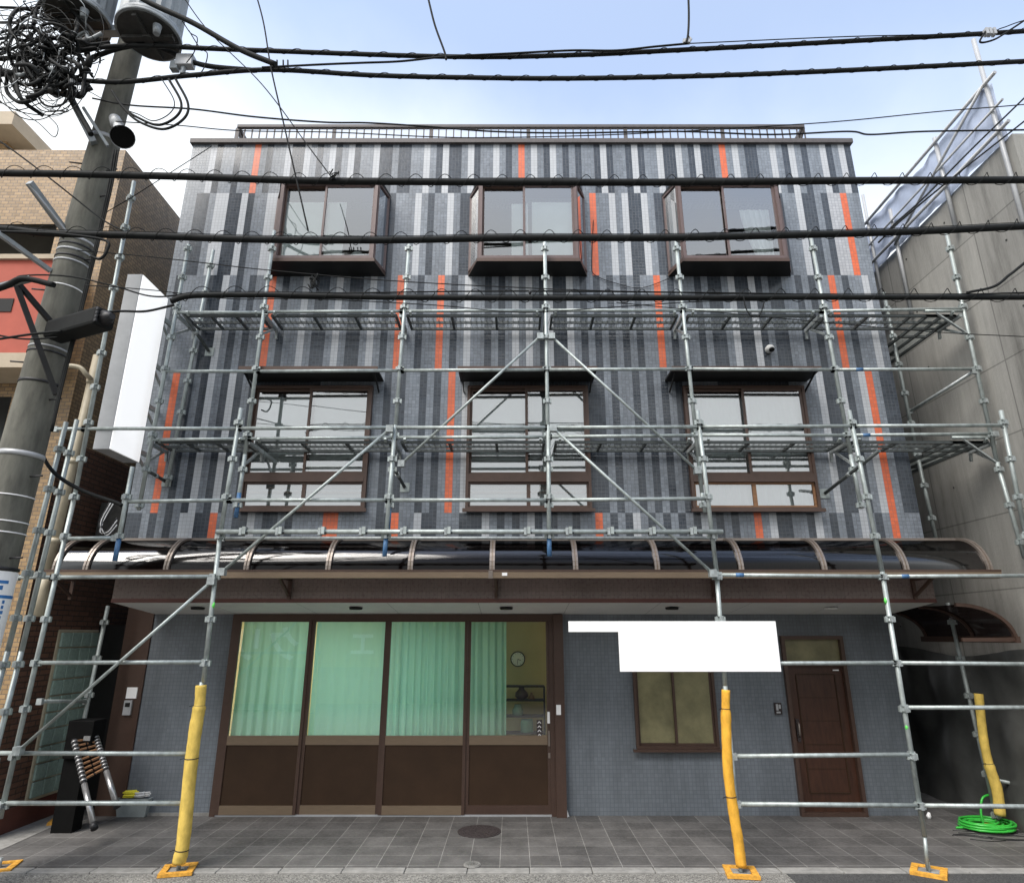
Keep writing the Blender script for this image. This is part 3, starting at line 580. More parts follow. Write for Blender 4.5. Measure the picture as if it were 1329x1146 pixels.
# small window
a, b, z0, z1 = SW; w = MB(); framed(w, (a, YG-.01), (b, YG-.01), z0, z1, .035, .09, 'brown'); w.box(a-.05, b+.06, YG-.1, YG-.055, z0-.03, z0, 'brown')
wo = w.build('window', B); m = (a+b)/2
s1 = MB(); framed(s1, (m-.02, YG-.02), (b-.035, YG-.02), z0+.035, z1-.035, .03, .02, 'brown'); s1.build('sash', wo); s1 = MB(); framed(s1, (a+.035, YG+.01), (m+.01, YG+.01), z0+.035, z1-.035, .03, .02, 'brown'); s1.build('sash', wo)
MB().box(m, b-.06, YG-.022, YG-.014, z0+.06, z1-.06, 'frost').build('pane', wo); MB().box(a+.06, m, YG+.008, YG+.014, z0+.06, z1-.06, 'frost').build('pane', wo)
# entrance door with transom light
a, b, z0, z1 = DR; zt_ = zz(862, YG); d = MB(); framed(d, (a, YG+.0), (b, YG+.0), 0, z1, .045, .12, 'brown'); d.box(a+.045, b-.045, YG-.05, YG+.05, zt_-.02, zt_+.025, 'brown')
do = d.build('entrance_door', B)
MB().box(a+.045, b-.045, YG+.01, YG+.02, zt_+.025, z1-.045, 'frost').build('transom_pane', do)
lf = MB(); lf.box(a+.047, b-.047, YG+.0, YG+.04, .02, zt_-.022, 'wood')
u0, u1 = a+.16, b-.16; v0, v1 = .25, zt_-.13
lf.box(u0, u1, YG-.012, YG-.0, v0, v0+.012, 'panel'); lf.box(u0, u1, YG-.012, YG-.0, v1, v1+.012, 'panel')
for x in (u0, u1): lf.box(x-.006, x+.006, YG-.012, YG-.0, v0+.012, v1, 'panel')
for t in range(1, 5): z = v0+(v1-v0)*t/5; lf.box(u0+.01, u1-.01, YG-.005, YG-.0, z-.003, z+.003, 'panel')
lf = lf.build('door_leaf', do)
h = MB(); hx = a+.1; h.box(hx-.02, hx+.02, YG-.02, YG-.001, .85, 1.12, 'iron'); h.tube([(hx, YG-.01, 1.08), (hx, YG-.06, 1.06), (hx, YG-.06, .94), (hx, YG-.01, .9)], .011, 'rib', 8); h.build('handle', lf)
MB().box(b-.17, b-.09, YG-.004, YG-.001, zt_-.08, zt_-.065, 'white').build('name_tag', lf)
ic = MB(); p = at(1009, 919, YG); ic.box(p.x-.045, p.x+.045, YG-.035, YG-.003, p.z-.07, p.z+.07, 'iron'); ic.box(p.x-.03, p.x-.002, YG-.04, YG-.035, p.z-.02, p.z+.055, 'signside'); ic.box(p.x+.006, p.x+.03, YG-.04, YG-.035, p.z+.0, p.z+.05, 'signside'); ic.box(p.x-.03, p.x+.02, YG-.04, YG-.035, p.z-.055, p.z-.035, 'signside'); ic.build('door_phone', B)
# small arched side canopy at the right
sc_ = MB()
for Y in (7.66, 8.35, 9.3):
    A_ = [(XR+.02+.62*math.sin(t*math.pi/2/10), Y, 2.12+.38*math.cos(t*math.pi/2/10)) for t in range(11)]
    for k in range(10): sc_.bar(A_[k], A_[k+1], .04, .04, 'brown', up=(0, 1, 0))
sc_.bar((XR+.64, 7.62, 2.11), (XR+.64, 9.4, 2.11), .05, .07, 'brown'); sc_.bar((XR+.02, 7.66, 2.11), (XR+.64, 7.66, 2.11), .03, .04, 'brown'); sc_ = sc_.build('side_canopy', B)
cp = MB(); 
for k in range(10):
    s0, s1 = k*math.pi/20, (k+1)*math.pi/20
    cp.poly([(XR+.02+.62*math.sin(s0), 7.66, 2.12+.38*math.cos(s0)), (XR+.02+.62*math.sin(s1), 7.66, 2.12+.38*math.cos(s1)), (XR+.02+.62*math.sin(s1), 9.35, 2.12+.38*math.cos(s1)), (XR+.02+.62*math.sin(s0), 9.35, 2.12+.38*math.cos(s0))], 'poly', True)
cp.build('canopy_sheet', sc_)
# ------------------------------------------------------------------ signs
def lettering(*a): pass
sg = MB(); YS = YO-.07; xa, xb, xc = xx(738, 820, YS), xx(803.5, 840, YS), xx(1010.5, 840, YS); za, zb_, zc_ = zz(806, YS), zz(820, YS), zz(871.5, YS)
sg.box(xb, xc, YS, YS+.02, zc_, za, 'white'); sg.box(xa, xb-.0005, YS, YS+.018, zb_, za-.0005, 'white'); sg = sg.build('signboard', bevel=.002)  # blank stand-in for the masked wall sign, placed ahead of the scaffold post
tag(sg, 'plain white L-shaped signboard standing in for the masked wall sign, set in front of the scaffold', 'sign')
ps = empty('projecting_sign'); tag(ps, 'tall blank white box sign projecting at the left end of the striped facade', 'sign')
Xp = at(186, 357, 7.0).x; y0, y1 = 7.0, 7.0*(670-186)/(670-224.5); z1 = zz(356, 7.0); z0 = zz(583, 7.0); xs = Xp-.2
MB().box(xs, Xp-.012, y0, y1, z0, z1, 'signside').build('casing', ps, bevel=.006)
MB().box(Xp-.0115, Xp, y0+.006, y1-.006, z0+.01, z1-.01, 'added_glow_face').build('sign_face', ps)
for t in (.08, .35, .6, .9):
    z = z0+(z1-z0)*t; a = MB(); a.bar((Xp-.1, y1, z), (Xp-.1, YF, z-.0), .04, .05, 'steel'); a.bar((Xp-.1, y1, z+.0), (Xp-.1, YF, z-.22), .025, .03, 'steel'); a.build('sign_arm', ps)
p = at(171, 899, YG-.03); tag(MB().box(p.x-.068, p.x+.068, YG-.035, YG-.021, p.z-.068, p.z+.068, 'white').build('name_plate'), 'small blank white square plate on the brown pilaster at the left', 'sign')
# ------------------------------------------------------------------ brick building (left)
K = empty('brick_building'); tag(K, 'tan tiled apartment building with salmon balcony beyond the utility pole', 'building')
ZK = zz(195, YB)
kw = MB(); zr1, zr0 = zz(291, YB), zz(336, YB); zd1, zd0 = zz(515, YB), zz(560, YB)
wall(kw, -16, XB, 0, ZK, YB, [(-14, XB-.75, zr0-.05, zr1), (-14, XB-.8, zd0-.5, zd1)], lambda x, z: 'brick')
kw.build('front_wall', K)
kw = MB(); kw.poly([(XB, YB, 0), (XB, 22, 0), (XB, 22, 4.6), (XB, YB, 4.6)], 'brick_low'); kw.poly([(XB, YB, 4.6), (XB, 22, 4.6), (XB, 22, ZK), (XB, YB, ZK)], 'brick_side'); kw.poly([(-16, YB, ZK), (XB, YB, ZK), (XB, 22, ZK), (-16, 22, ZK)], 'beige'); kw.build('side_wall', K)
kb = MB(); kb.box(-14, XB-.75, YB+.9, YB+1, zd0-.6, ZK-.2, 'roomdark'); kb.box(-14, XB-.75, YB+.003, YB+.9, zr0-.12, zr0-.05, 'beige'); kb.build('balcony_recess', K)
p = at(61, 200, YB); q = at(23, 148, YB)
ks = MB(); ks.box(-16, q.x, YB-.05, 14, q.z-.24, q.z, 'beige'); ks.box(-16, q.x-.35, YB+.3, 13.8, ZK, q.z-.24, 'brick'); ks.build('roof_slab', K)
kr = MB(); xr = xx(64, 400, YB-.5); kr.box(-14, xr, YB-.5, YB-.003, zz(459, YB-.5), zz(338, YB-.5), 'red'); kr.box(-14, xr+.04, YB-.54, YB-.003, zz(338, YB-.5)+.002, zz(332, YB-.5), 'beige')
kr.box(-14, xr+.03, YB-.53, YB-.003, zz(478, YB-.5), zz(459, YB-.5)-.002, 'beige'); kr.box(-14, xx(17, 395, YB-.5), YB-.51, YB-.501, zz(405, YB-.5), zz(388, YB-.5), 'dark')
kr.build('balcony', K)
gb = MB(); gy0, gy1, gz0, gz1 = 8.5, 9.3, .28, 2.2; nr = 10
gb.box(XB, XB+.02, gy0-.03, gy1+.03, gz0-.03, gz1+.03, 'cream')
for i in range(4):
    for j in range(nr):
        ya = gy0+(gy1-gy0)*i/4; zq = gz0+(gz1-gz0)*j/nr
        gb.box(XB+.02, XB+.05, ya+.008, ya+.192, zq+.008, zq+.184, 'glassblock')
gb.build('glass_block_window', K, bevel=.01)
kp = MB(); kp.box(XB, XB+.03, YB, 12, 0, .25, 'brownpaint'); kp.build('plinth', K)
dp = MB(); pts = [atx(125, 465, XB+.12), atx(102, 561, XB+.12), atx(62, 740, XB+.12)]
ydp = sum(p.y for p in pts)/3; xdp = XB+.12
pA, pB = at(127, 462, 7.75), at(61, 745, 7.75); dp.tube([pA, pA.lerp(pB, .5), pB], .055, 'cream', 14); pC = at(56, 765, 7.75); pD = at(51, 800, 7.75); dp.tube([pB, pC, pD], [.055, .06, .065], 'cream', 14)
for t in (.12, .5, .85): q = pA.lerp(pB, t); dp.tube([q, q+(pB-pA).normalized()*.06], .065, 'cream', 14)
tag(dp.build('drainpipe'), 'cream plastic drainpipe running down the tan tiled corner behind the scaffold', 'pipe')
dp = MB(); dp.tube(spline([at(23, 474, 7.6), at(26, 470, 7.5), at(60, 474, 7.5), at(100, 476, 7.55), at(112, 486, 7.6), at(118, 492, 7.7)], 6), .03, 'cream', 10); tag(dp.build('overflow_pipe'), 'thin cream pipe sticking out level beside the utility pole', 'pipe')
# ------------------------------------------------------------------ concrete building (right)
Kc = empty('concrete_building'); tag(Kc, 'raw grey concrete building wall at the right edge', 'building')
ZCt = atx(1303, 184, XC).z
cw = MB(); cw.poly([(XC, YC, 0), (XC, 24, 0), (XC, 24, ZCt), (XC, YC, ZCt)], 'concrete'); cw.poly([(XC, YC, 0), (XC+9, YC, 0), (XC+9, YC, ZCt), (XC, YC, ZCt)], 'concrete')
cw.poly([(XC, YC, ZCt), (XC+9, YC, ZCt), (XC+9, 24, ZCt), (XC, 24, ZCt)], 'concrete'); cw.build('wall', Kc)
# form tie dots and vertical joint drain
ct = MB()
for j in range(9):
    for i in range(14):
        ct.tube([(XC-.001, YC+.45+i*.9, .5+j*.9), (XC-.006, YC+.45+i*.9, .5+j*.9)], .014, 'trafo_dark', 8)
ct.build('tie_holes', Kc)
S2 = empty('roof_scaffolding'); tag(S2, 'pale pipe scaffolding standing over the top of the concrete wall', 'scaffolding')
ztop = atx(1285, 112, XC).z
for (Y, zt2, z02) in ((6.4, ztop+.75, ZCt-2.3), (8.6, ztop-.2, ZCt-1.2), (7.4, ztop+.1, ZCt-.6)):
    MB().tube([(XC-.06, Y, z02), (XC-.06, Y, zt2)], .028, 'signside', 10).build('post', S2)
for (z, r_) in ((ztop, .024), (ZCt+.1, .024), (ztop-.42, .016)):
    MB().tube([(XC-.09, 6.2, z), (XC-.09, 15, z)], r_, 'signside', 8).build('rail', S2)
for y_, y2 in ((6.4, 8.6),):
    MB().tube([(XC-.1, y_, ztop), (XC-.1, y2, ZCt)], .02, 'signside', 8).build('brace', S2)
for Y in (9.2, 10.6, 12, 13.4):
    MB().tube([(XC-.06, Y, ZCt-1.0), (XC-.06, Y, ztop+(.55 if Y < 10 else .2))], .025, 'signside', 8).build('post', S2)
sm = MB(); NY, NZ = 70, 8
def sp(i, j):
    y = 6.35+8.5*i/NY; v = j/NZ
    return (XC-.03+.02*math.sin(y*7+v*3)+.015*math.sin(y*17-v*5), y, ZCt-.02+(ztop-ZCt)*v+.03*math.sin(y*3)*(v))
for i in range(NY):
    for j in range(NZ): sm.poly([sp(i, j), sp(i+1, j), sp(i+1, j+1), sp(i, j+1)], 'sheet', True)
o = sm.build('dust_sheet'); bm_weld(o); tag(o, 'pale bluish plastic sheet stretched over the top of the concrete wall', 'sheet')
# black tarp at the foot of the concrete wall
tm = MB(); NY, NZ = 60, 16; rT = random.Random(3); ph = [rT.uniform(0, 6) for _ in range(6)]
def tp(i, j):
    y = 6.9+7*i/NY; v = j/NZ; z = 1.95*v+.0
    f = .03*math.sin(y*5+ph[0]+v*2)+.018*math.sin(y*11+ph[1]-v*4)+.03*math.sin(z*6+y*2+ph[2])*.6+.02*math.sin(y*3-z*7)
    return (XC-.09-.1*(1-v)**3+f, y, z*(1+.03*math.sin(y*2.2+ph[4])))
for i in range(NY):
    for j in range(NZ): tm.poly([tp(i, j), tp(i+1, j), tp(i+1, j+1), tp(i, j+1)], 'tarp', True)
o = tm.build('tarp'); bm_weld(o); tag(o, 'creased black tarp hung over the foot of the concrete wall', 'tarp')
# ------------------------------------------------------------------ scaffolding round the striped facade
S = empty('scaffolding'); tag(S, 'galvanised tube scaffolding with steel decks in front of the striped facade', 'scaffolding')
ZS0 = zz(748, YO)
def post(px0, py0, px1, py1, Y, r=.0243, mat='steel', dots=True, blue=0, name='post', Y2=None):
    p, q = at(px0, py0, Y), at(px1, py1, Y if Y2 is None else Y2)
    if p.z < q.z: p, q = q, p
    mb = MB(); mb.tube([p, q], r, mat, 12); L = (p-q).length
    if blue: mb.tube([q, q+(p-q)*(blue/L)], r+.0015, 'blue', 12)
    if dots:
        k = math.ceil((q.z-ZS0)/.44)
        while ZS0+k*.44 < p.z-.02:
            z = ZS0+k*.44; c = q.lerp(p, (z-q.z)/(p.z-q.z))
            mb.box(c.x-.033, c.x+.033, c.y-.033, c.y+.033, z-.028, z-.018, 'steel2'); mb.box(c.x-.03, c.x+.03, c.y-.03, c.y+.03, z+.02, z+.028, 'steel')
            for dx, dy in ((1, 0), (-1, 0), (0, 1), (0, -1)):
                mb.box(c.x+dx*.038-.015, c.x+dx*.038+.015, c.y+dy*.038-.015, c.y+dy*.038+.015, z-.035, z+.02, 'steel2' if dy else 'steel')
            k += 1
    return mb.build(name, S)
def rail(px0, py0, px1, py1, Y, r=.0213, Y2=None, name='rail', mat='steel', clamps=0, tape=None):
    p, q = at(px0, py0, Y), at(px1, py1, Y if Y2 is None else Y2); mb = MB(); mb.tube([p, q], r, mat, 10)
    for c in (p, q): mb.box(c.x-.03, c.x+.03, c.y-.02, c.y+.02, c.z-.035, c.z+.03, 'steel2')
    if tape is not None: mb.tube([p.lerp(q, tape), p.lerp(q, tape+.05)], r+.0015, 'blue', 10)
    o = mb.build(name, S)
    return o
# outer row
post(313, 530, 285, 700, YO); post(285, 700, 264, 885, YO); post(262, 885, 231, 1122, YO, dots=False)
post(513, 552, 499, 722, YO, blue=.22); post(711.5, 552, 713, 722, YO, blue=.22)
post(905, 533, 930, 742, YO); post(930, 742, 941, 890, YO); post(941, 890, 962, 1124, YO, dots=False)
post(1102, 533, 1145, 742, YO); post(1145, 742, 1200, 1085, YO); post(1200, 1085, 1204, 1126, YO, r=.017, dots=False, name='jack')
post(1299, 533, 1330, 690, YO); post(1330, 690, 1400, 1040, YO)
post(172, 606, 149, 728, YO, blue=.25)
post(174, 236, 97.7, 640, YO); post(97.7, 640, 0, 1062, YO)
post(86, 548, 10, 845, 6.6); post(100, 545, 28, 845, 6.75); post(28, 845, -40, 1110, 6.75)
post(10, 845, -60, 1110, 6.6)
# inner row
post(245, 318, 180, 662, YI, blue=0); post(356, 300, 318, 590, YI); post(318, 590, 306, 672, YI, blue=.3)
post(531, 318, 510, 600, YI); post(510, 600, 503, 690, YI, blue=.3)
post(707, 315, 713, 690, YI, blue=.25); post(877, 312, 911, 640, YI); post(911, 640, 915, 665, YI)
post(1051, 300, 1104, 590, YI); post(1104, 590, 1118, 660, YI); post(1228, 300, 1294, 600, YI); post(1294, 600, 1330, 725, YI)
# wall-side posts
post(277, 325, 216, 632, 7.88); post(1147, 380, 1188, 579, 8.33); post(1188, 579, 1215, 700, 8.33)
post(1230, 782, 1294, 1064, 8.5); post(140, 786, 83, 1060, 8.6)
# rails
for a in ((228, 405.5, 345, 406), (345, 405, 522, 404), (522, 404, 708, 403), (708, 403, 886, 403), (886, 403, 1066, 404), (1066, 404, 1250, 401)): rail(*a, YI)
for k, a in enumerate(((213, 482, 335, 482), (335, 482, 521, 481), (521, 481, 709, 480), (709, 480, 896, 479), (896, 479, 1082, 480), (1082, 480, 1270, 479))): rail(*a, YI, tape=.15 if k == 5 else None)
for a in ((196, 571, 323, 569.5), (323, 569.5, 512, 568), (512, 568, 713, 567), (713, 567, 905, 565), (905, 565, 1100, 565), (1100, 565, 1292, 563)): rail(*a, YI, tape=.1 if a[0] == 1100 else None)
for a in ((72, 557, 110, 556.5), (110, 556.5, 310, 556), (310, 556, 511, 555), (511, 555, 711, 555), (711, 555, 908, 554), (908, 554, 1107, 553), (1107, 553, 1303, 552)): rail(*a, YO)
for a in ((163, 651, 297, 649), (297, 649, 504, 649), (504, 649, 712, 649), (712, 649, 919, 647)): rail(*a, YO)
rail(84, 699, 149, 698, YO); rail(22, 749, 70, 749, YO); rail(70, 749, 276, 748, YO)
rail(933, 746, 1146, 748, YO, tape=.1); rail(1146, 748, 1340, 747, YO, tape=.12)
rail(45, 860, 266, 859, YO); rail(944, 861, 1163, 860, YO); rail(1163, 860, 1370, 862, YO)
rail(1174, 918, 1380, 918, YO); rail(-10, 977, 250, 978, YO); rail(952, 981, 1183, 979, YO)
rail(-5, 1042, 241, 1042, YO); rail(957, 1043, 1194, 1045, YO); rail(1194, 1045, 1400, 1047, YO)
rail(52, 910, 112, 910, 7.6, Y2=8.6); rail(1284, 1010, 1380, 1030, 8.5)
# the carrying beam with clamps above the canopy
bm_ = MB(); p, q = at(281, 690, YO-.06), at(938, 690, YO-.06); bm_.tube([p, q], .026, 'steel', 12)
bo = bm_.build('beam', S)
for px in (316, 363, 418, 471, 524, 581, 684, 738, 792, 846, 899):
    c = at(px, 690, YO-.06); cl = MB(); cl.box(c.x-.035, c.x-.005, c.y-.04, c.y+.04, c.z-.04, c.z+.04, 'steel2'); cl.box(c.x+.0, c.x+.035, c.y-.045, c.y+.035, c.z-.03, c.z+.05, 'steel'); cl.tube([(c.x-.045, c.y-.02, c.z-.015), (c.x+.055, c.y-.02, c.z-.015)], .01, 'black', 6); cl.build('clamp', bo)
rail(288, 698.5, 925, 698, YO+.12, r=.018, mat='steel2')
# braces
def clampjoint(mb, c): mb.box(c.x-.04, c.x+.04, c.y-.035, c.y+.035, c.z-.04, c.z+.04, 'steel2')
for (a, b, c, d, Y) in ((506, 557, 288, 742, YO-.05), (275, 754, 24, 974, YO-.05), (701, 437, 521, 602, YI-.05), (716, 437, 905, 611, YI-.05), (718, 556, 925, 744, YO-.05)):
    p, q = at(a, b, Y), at(c, d, Y); mb = MB(); mb.tube([p, q], .017, 'steel', 10); clampjoint(mb, p); clampjoint(mb, q); mb.build('brace', S)
rail(1181, 534, 1264, 482, 8.33, Y2=YI, name='brace', mat='steel2')
# decks
def deck(x0, x1, z, y0, y1):
    mb = MB(); w = .03
    for y in (y0, y1-w, (y0+y1)/2-.01): mb.box(x0, x1, y, y+(w if y != (y0+y1)/2-.01 else .02), z-.035, z, 'deck')
    n = 3
    for k in range(n+1): x = x0+(x1-x0-w)*k/n; mb.box(x, x+w, y0+w, y1-w, z-.032, z-.004, 'deck')
    N = int((x1-x0)/.035)
    for k in range(N): x = x0+(x1-x0)*k/N; mb.bar((x, y0+w, z-.002), (x+(.03 if k % 2 else -.03), y1-w, z-.002), .005, .003, 'steel2')
    for x in (x0+.06, x1-.06): mb.bar((x, y0, z-.02), (x, y0-.06, z+.01), .03, .02, 'steel')
    return mb.build('deck_plank', S)
Zd1, Zd2 = zz(408, 7.5), zz(572, 7.5)
X1 = [xx(p, 405, YI) for p in (231, 344, 520, 708, 886, 1065, 1246)]; X2 = [xx(p, 568, YI) for p in (193, 323, 512, 713, 905, 1100, 1290)]
for Xs, Zd in ((X1, Zd1), (X2, Zd2)):
    for k in range(6): deck(Xs[k]+.07, Xs[k+1]-.05, Zd, 7.5, 7.9)
    for k, x in enumerate(Xs[:7]):
        mb = MB(); mb.bar((x, YI, Zd-.03), (x, YI+.46, Zd-.03), .035, .045, 'steel2'); mb.bar((x, YI+.0, Zd-.3), (x, YI+.36, Zd-.05), .02, .03, 'steel2'); mb.bar((x, YI+.44, Zd-.03), (x, YI+.46, Zd-.15), .03, .03, 'steel2'); mb.build('deck_bracket', S)
# side decks at the right, running back along the building
for Zd in (Zd1, Zd2):
    mb = MB()
    xa_, xb_ = XR+.28, XR+.68
    for x in (xa_, (xa_+xb_)/2, xb_-.03): mb.box(x, x+.03, YI+.03, 9.3, Zd-.04, Zd-.005, 'deck')
    for k in range(4): y = YI+.03+1.8*k/3; mb.box(xa_, xb_, y, y+.03, Zd-.037, Zd-.008, 'deck')
    for k in range(52): y = YI+.06+.034*k; mb.bar((xa_+.03, y, Zd-.007), (xb_-.03, y+.03, Zd-.007), .007, .004, 'steel')
    mb.build('deck_plank', S)
    mb = MB(); mb.tube([(XR+.78, YI, Zd+.03), (XR+.25, YI, Zd+.03)], .021, 'steel', 10); mb.bar((XR+.75, YI, Zd-.3), (XR+.4, YI, Zd-.0), .03, .02, 'steel2'); mb.build('deck_bracket', S)
M['ink'] = basic('matt_black', (.004, .004, .004), .7, 0, .2, 9, spec=.1)
M['green'] = basic('green_paint', (.12, .6, .1), .6, 0, .2, 40)
for (px, py) in ((1178, 944), (1150.5, 780), (276, 786)):
    c = at(px, py, YO-.024); mb = MB(); mb.tube([(c.x-.004, YO-.006, c.z-.03), (c.x, YO-.009, c.z+.0), (c.x+.002, YO-.006, c.z+.035)], [.008, .018, .01], 'green', 8); mb.build('paint_mark', S)
# wall ties with base plates
def tie(px, py, qx, qy, Y):
    c = at(px, py, YF-.03); d = at(qx, qy, Y); mb = MB(); mb.tube([c, d], .021, 'deck', 10); mb.box(c.x-.06, c.x+.06, YF-.012, YF-.003, c.z-.06, c.z+.06, 'steel'); e = c.lerp(d, .45); mb.tube([e, e+(d-c).normalized()*.05], .03, 'steel2', 8); mb.build('wall_tie', S)
tie(1071, 640, 1141, 585, 6.9); tie(525, 632, 507, 600, YI); tie(271, 456, 237, 406, YI); tie(215, 625, 190, 610, YI)
# base plates
def base(px, py, Y=None, rot=.1, s=.15, z=0):
    c = atz(px, py, z); mb = MB(); R = Matrix.Rotation(rot, 3, 'Z')
    def pt(x, y, z_): v = R @ Vector((x, y, 0)); return (c.x+v.x, c.y+v.y, z_)
    for (x0, x1, y0, y1) in ((-s, s, -s, -s+.055), (-s, s, s-.055, s), (-s, -s+.06, -s+.055, s-.055), (s-.06, s, -s+.055, s-.055)):
        pts = [pt(x0, y0, z+.003), pt(x1, y0, z+.003), pt(x1, y1, z+.003), pt(x0, y1, z+.003)]; top = [(a, b, z+.032) for a, b, _ in pts]
        mb.poly(top, 'plate'); 
        for k in range(4): mb.poly([pts[k], pts[(k+1) % 4], top[(k+1) % 4], top[k]], 'plate')
    mb.box(c.x-.075, c.x+.075, c.y-.075, c.y+.075, z+.004, z+.014, 'steel2'); mb.tube([(c.x, c.y, z+.014), (c.x, c.y, z+.1)], .02, 'steel2', 10)
    mb.build('base_plate', S)
zrd = -.018
base(231, 1131, z=zrd, rot=.25); base(962, 1134, z=zrd, rot=-.15); base(1206, 1133, z=zrd, rot=-.6); base(-2, 1128, z=zrd, rot=.3); base(84, 1066, z=0, rot=.35); base(1295, 1071, z=0, rot=-.4)
# yellow foam sleeves
def sleeve(pts, Y, r, mat, label, ties):
    P = [at(a, b, y) for (a, b), y in zip(pts, Y)]; e = empty('foam_sleeve'); tag(e, label, 'foam sleeve', 'yellow foam sleeves round the scaffold posts')
    pts_ = spline(P, 8); n = len(pts_); rr = [r*(.84 if i < n*ties[0] else 1)*(1+.025*math.sin(i*.9)+.02*math.sin(i*2.3)) for i in range(n)]; mb = MB(); mb.tube(pts_, rr, mat, 16); mb.build('foam', e)
    for t in ties:
        i = int(t*(n-1)); a, b = pts_[i], pts_[min(i+1, n-1)]; d = (b-a).normalized(); tm_ = MB(); tm_.tube([a, a+d*.008], rr[i]*1.04, 'black', 16); tm_.bar(a+Vector((-rr[i], -.02, 0)), a+Vector((-rr[i]-.04, -.03, -.01)), .006, .006, 'black'); tm_.build('tie', e)
sleeve([(261, 889), (259, 915), (254, 945), (247, 1000), (238, 1090), (232, 1120)], [YO]*6, .062, 'yellow', 'pale yellow foam sleeve round the scaffold post left of the shopfront', (.2, .55, .85))
sleeve([(942, 895), (942, 925), (945, 1000), (953, 1060), (958, 1090), (962, 1124)], [YO]*6, .05, 'yellow2', 'deep yellow foam sleeve round the scaffold post right of the small window', (.18, .5))
sleeve([(1270, 900), (1276, 955), (1283, 990), (1294, 1025), (1298, 1058)], [8.35]*5, .058, 'yellow', 'bent yellow foam sleeve on the rear post beside the green hose', (.5,))
# ------------------------------------------------------------------ utility pole and its gear
U = empty('utility_pole'); tag(U, 'leaning round concrete utility pole with steel bands at the left', 'utility pole')
YP = 6.2; pa, pb = at(143, 160, YP), at(12, 650, YP); dv = (pa-pb)/(pa.z-pb.z)
def pole(z): return pb+dv*(z-pb.z)
def prad(z): return .235-.0105*z
def pz(py): return zz(py, YP)
zt = 11.6; MB().tube([pole(-.02), pole(3), pole(6), pole(9), pole(zt)], [prad(0), prad(3), prad(6), prad(9), prad(zt)], 'concrete_pole', 32).build('shaft', U)
def band(z, h, mat, extra=.006): mb = MB(); mb.tube([pole(z-h/2), pole(z+h/2)], prad(z)+extra, mat, 28, cap=True); mb.build('band', U)
for py, h, mt in ((318, .03, 'signside'), (325, .02, 'black'), (332, .025, 'signside'), (340, .02, 'black'), (346, .02, 'signside'), (378, .012, 'white'), (456, .02, 'signside'), (462, .02, 'black'), (500, .03, 'black'), (592, .05, 'signside'), (645, .012, 'whitecable'), (678, .012, 'whitecable'), (692, .012, 'whitecable'), (185, .05, 'signside')):
    band(pz(py), h, mt)
# steel arms and struts
def arm(a, b, w, mat='dark', name='strut'): MB().bar(a, b, w, w, mat).build(name, U)
arm(at(22, 372, 5.7), at(73, 512, YP-.2), .05); arm(at(25, 370, 5.7), at(72, 425, YP-.15), .045); arm(at(38, 237, 5.6), at(84, 300, YP-.1), .06, 'trafo', 'arm'); arm(at(38, 240, 5.6), at(95, 312, YP-.1), .02, 'signside', 'arm')
arm(at(-10, 297, 5.6), at(66, 352, YP-.15), .045, 'trafo', 'arm'); arm(at(-10, 375, 5.7), at(40, 362, 5.75), .05, 'trafo', 'arm')
arm(at(88, 120, 5.9), at(122, 186, YP-.18), .07, 'trafo', 'arm'); arm(at(108, 140, 5.9), at(140, 190, YP-.18), .03, 'trafo', 'arm')
for (px, py, s_) in ((128, 226, 1), (100, 217, -1), (128, 259, 1), (60, 380, -1), (118, 341, 1), (20, 473, -1), (66, 521, 1), (45, 620, 1), (22, 725, 1)):
    c = pole(pz(py)); r = prad(c.z); MB().tube([(c.x+s_*r*.9, c.y-.05, c.z), (c.x+s_*(r+.13), c.y-.08, c.z)], .009, 'black', 8).build('step_bolt', U)
ad = MB(); z1, z0 = pz(742), pz(880)
def wrap(mb, z0, z1, mat, ex, t0=-3.14, t1=3.14, n=32):
    for i in range(n):
        a, b = t0+(t1-t0)*i/n, t0+(t1-t0)*(i+1)/n
        def q(t, z): c = pole(z); r = prad(z)+ex; return (c.x+r*math.cos(t), c.y+r*math.sin(t), z)
        mb.poly([q(a, z0), q(b, z0), q(b, z1), q(a, z1)], mat, True)
wrap(ad, z0, z1, 'white', .012); M['blueprint'] = basic('blue_print', (.03, .16, .42), .5, 0, .2, 10)
L = z1-z0
wrap(ad, z0+L*.74, z0+L*.77, 'blueprint', .014)
for k in range(14):
    for j in range(5):
        if random.random() < .75:
            t = -1.5+.32*j; wrap(ad, z0+L*(.04+.05*k), z0+L*(.04+.05*k+.032), 'blueprint', .014, t+.04, t+.04+random.uniform(.1, .22), 3)
wrap(ad, z0+L*.82, z0+L*.86, 'blueprint', .014, -.9, -.3, 6); wrap(ad, z0+L*.88, z0+L*.91, 'blueprint', .014, -.6, -.1, 6)
ad.build('advert_wrap', U); band(pz(738), .03, 'black', .02)
# cables running down the pole
cd = MB()
for k in range(3):
    P = [at(148+k*3, 195, YP-.28), at(141+k*2.5, 240, YP-.28), at(128+k*2, 300, YP-.28), at(117+k*2, 345, YP-.28), at(96+k*2, 430, YP-.3), at(80+k*2, 490, YP-.3), at(66+k, 560, YP-.3)]
    cd.tube(spline(P, 6), .009+.003*(k % 2), 'cable', 6)
tag(cd.build('riser_cables'), 'bundle of thin black cables strapped down the right side of the utility pole', 'cables')
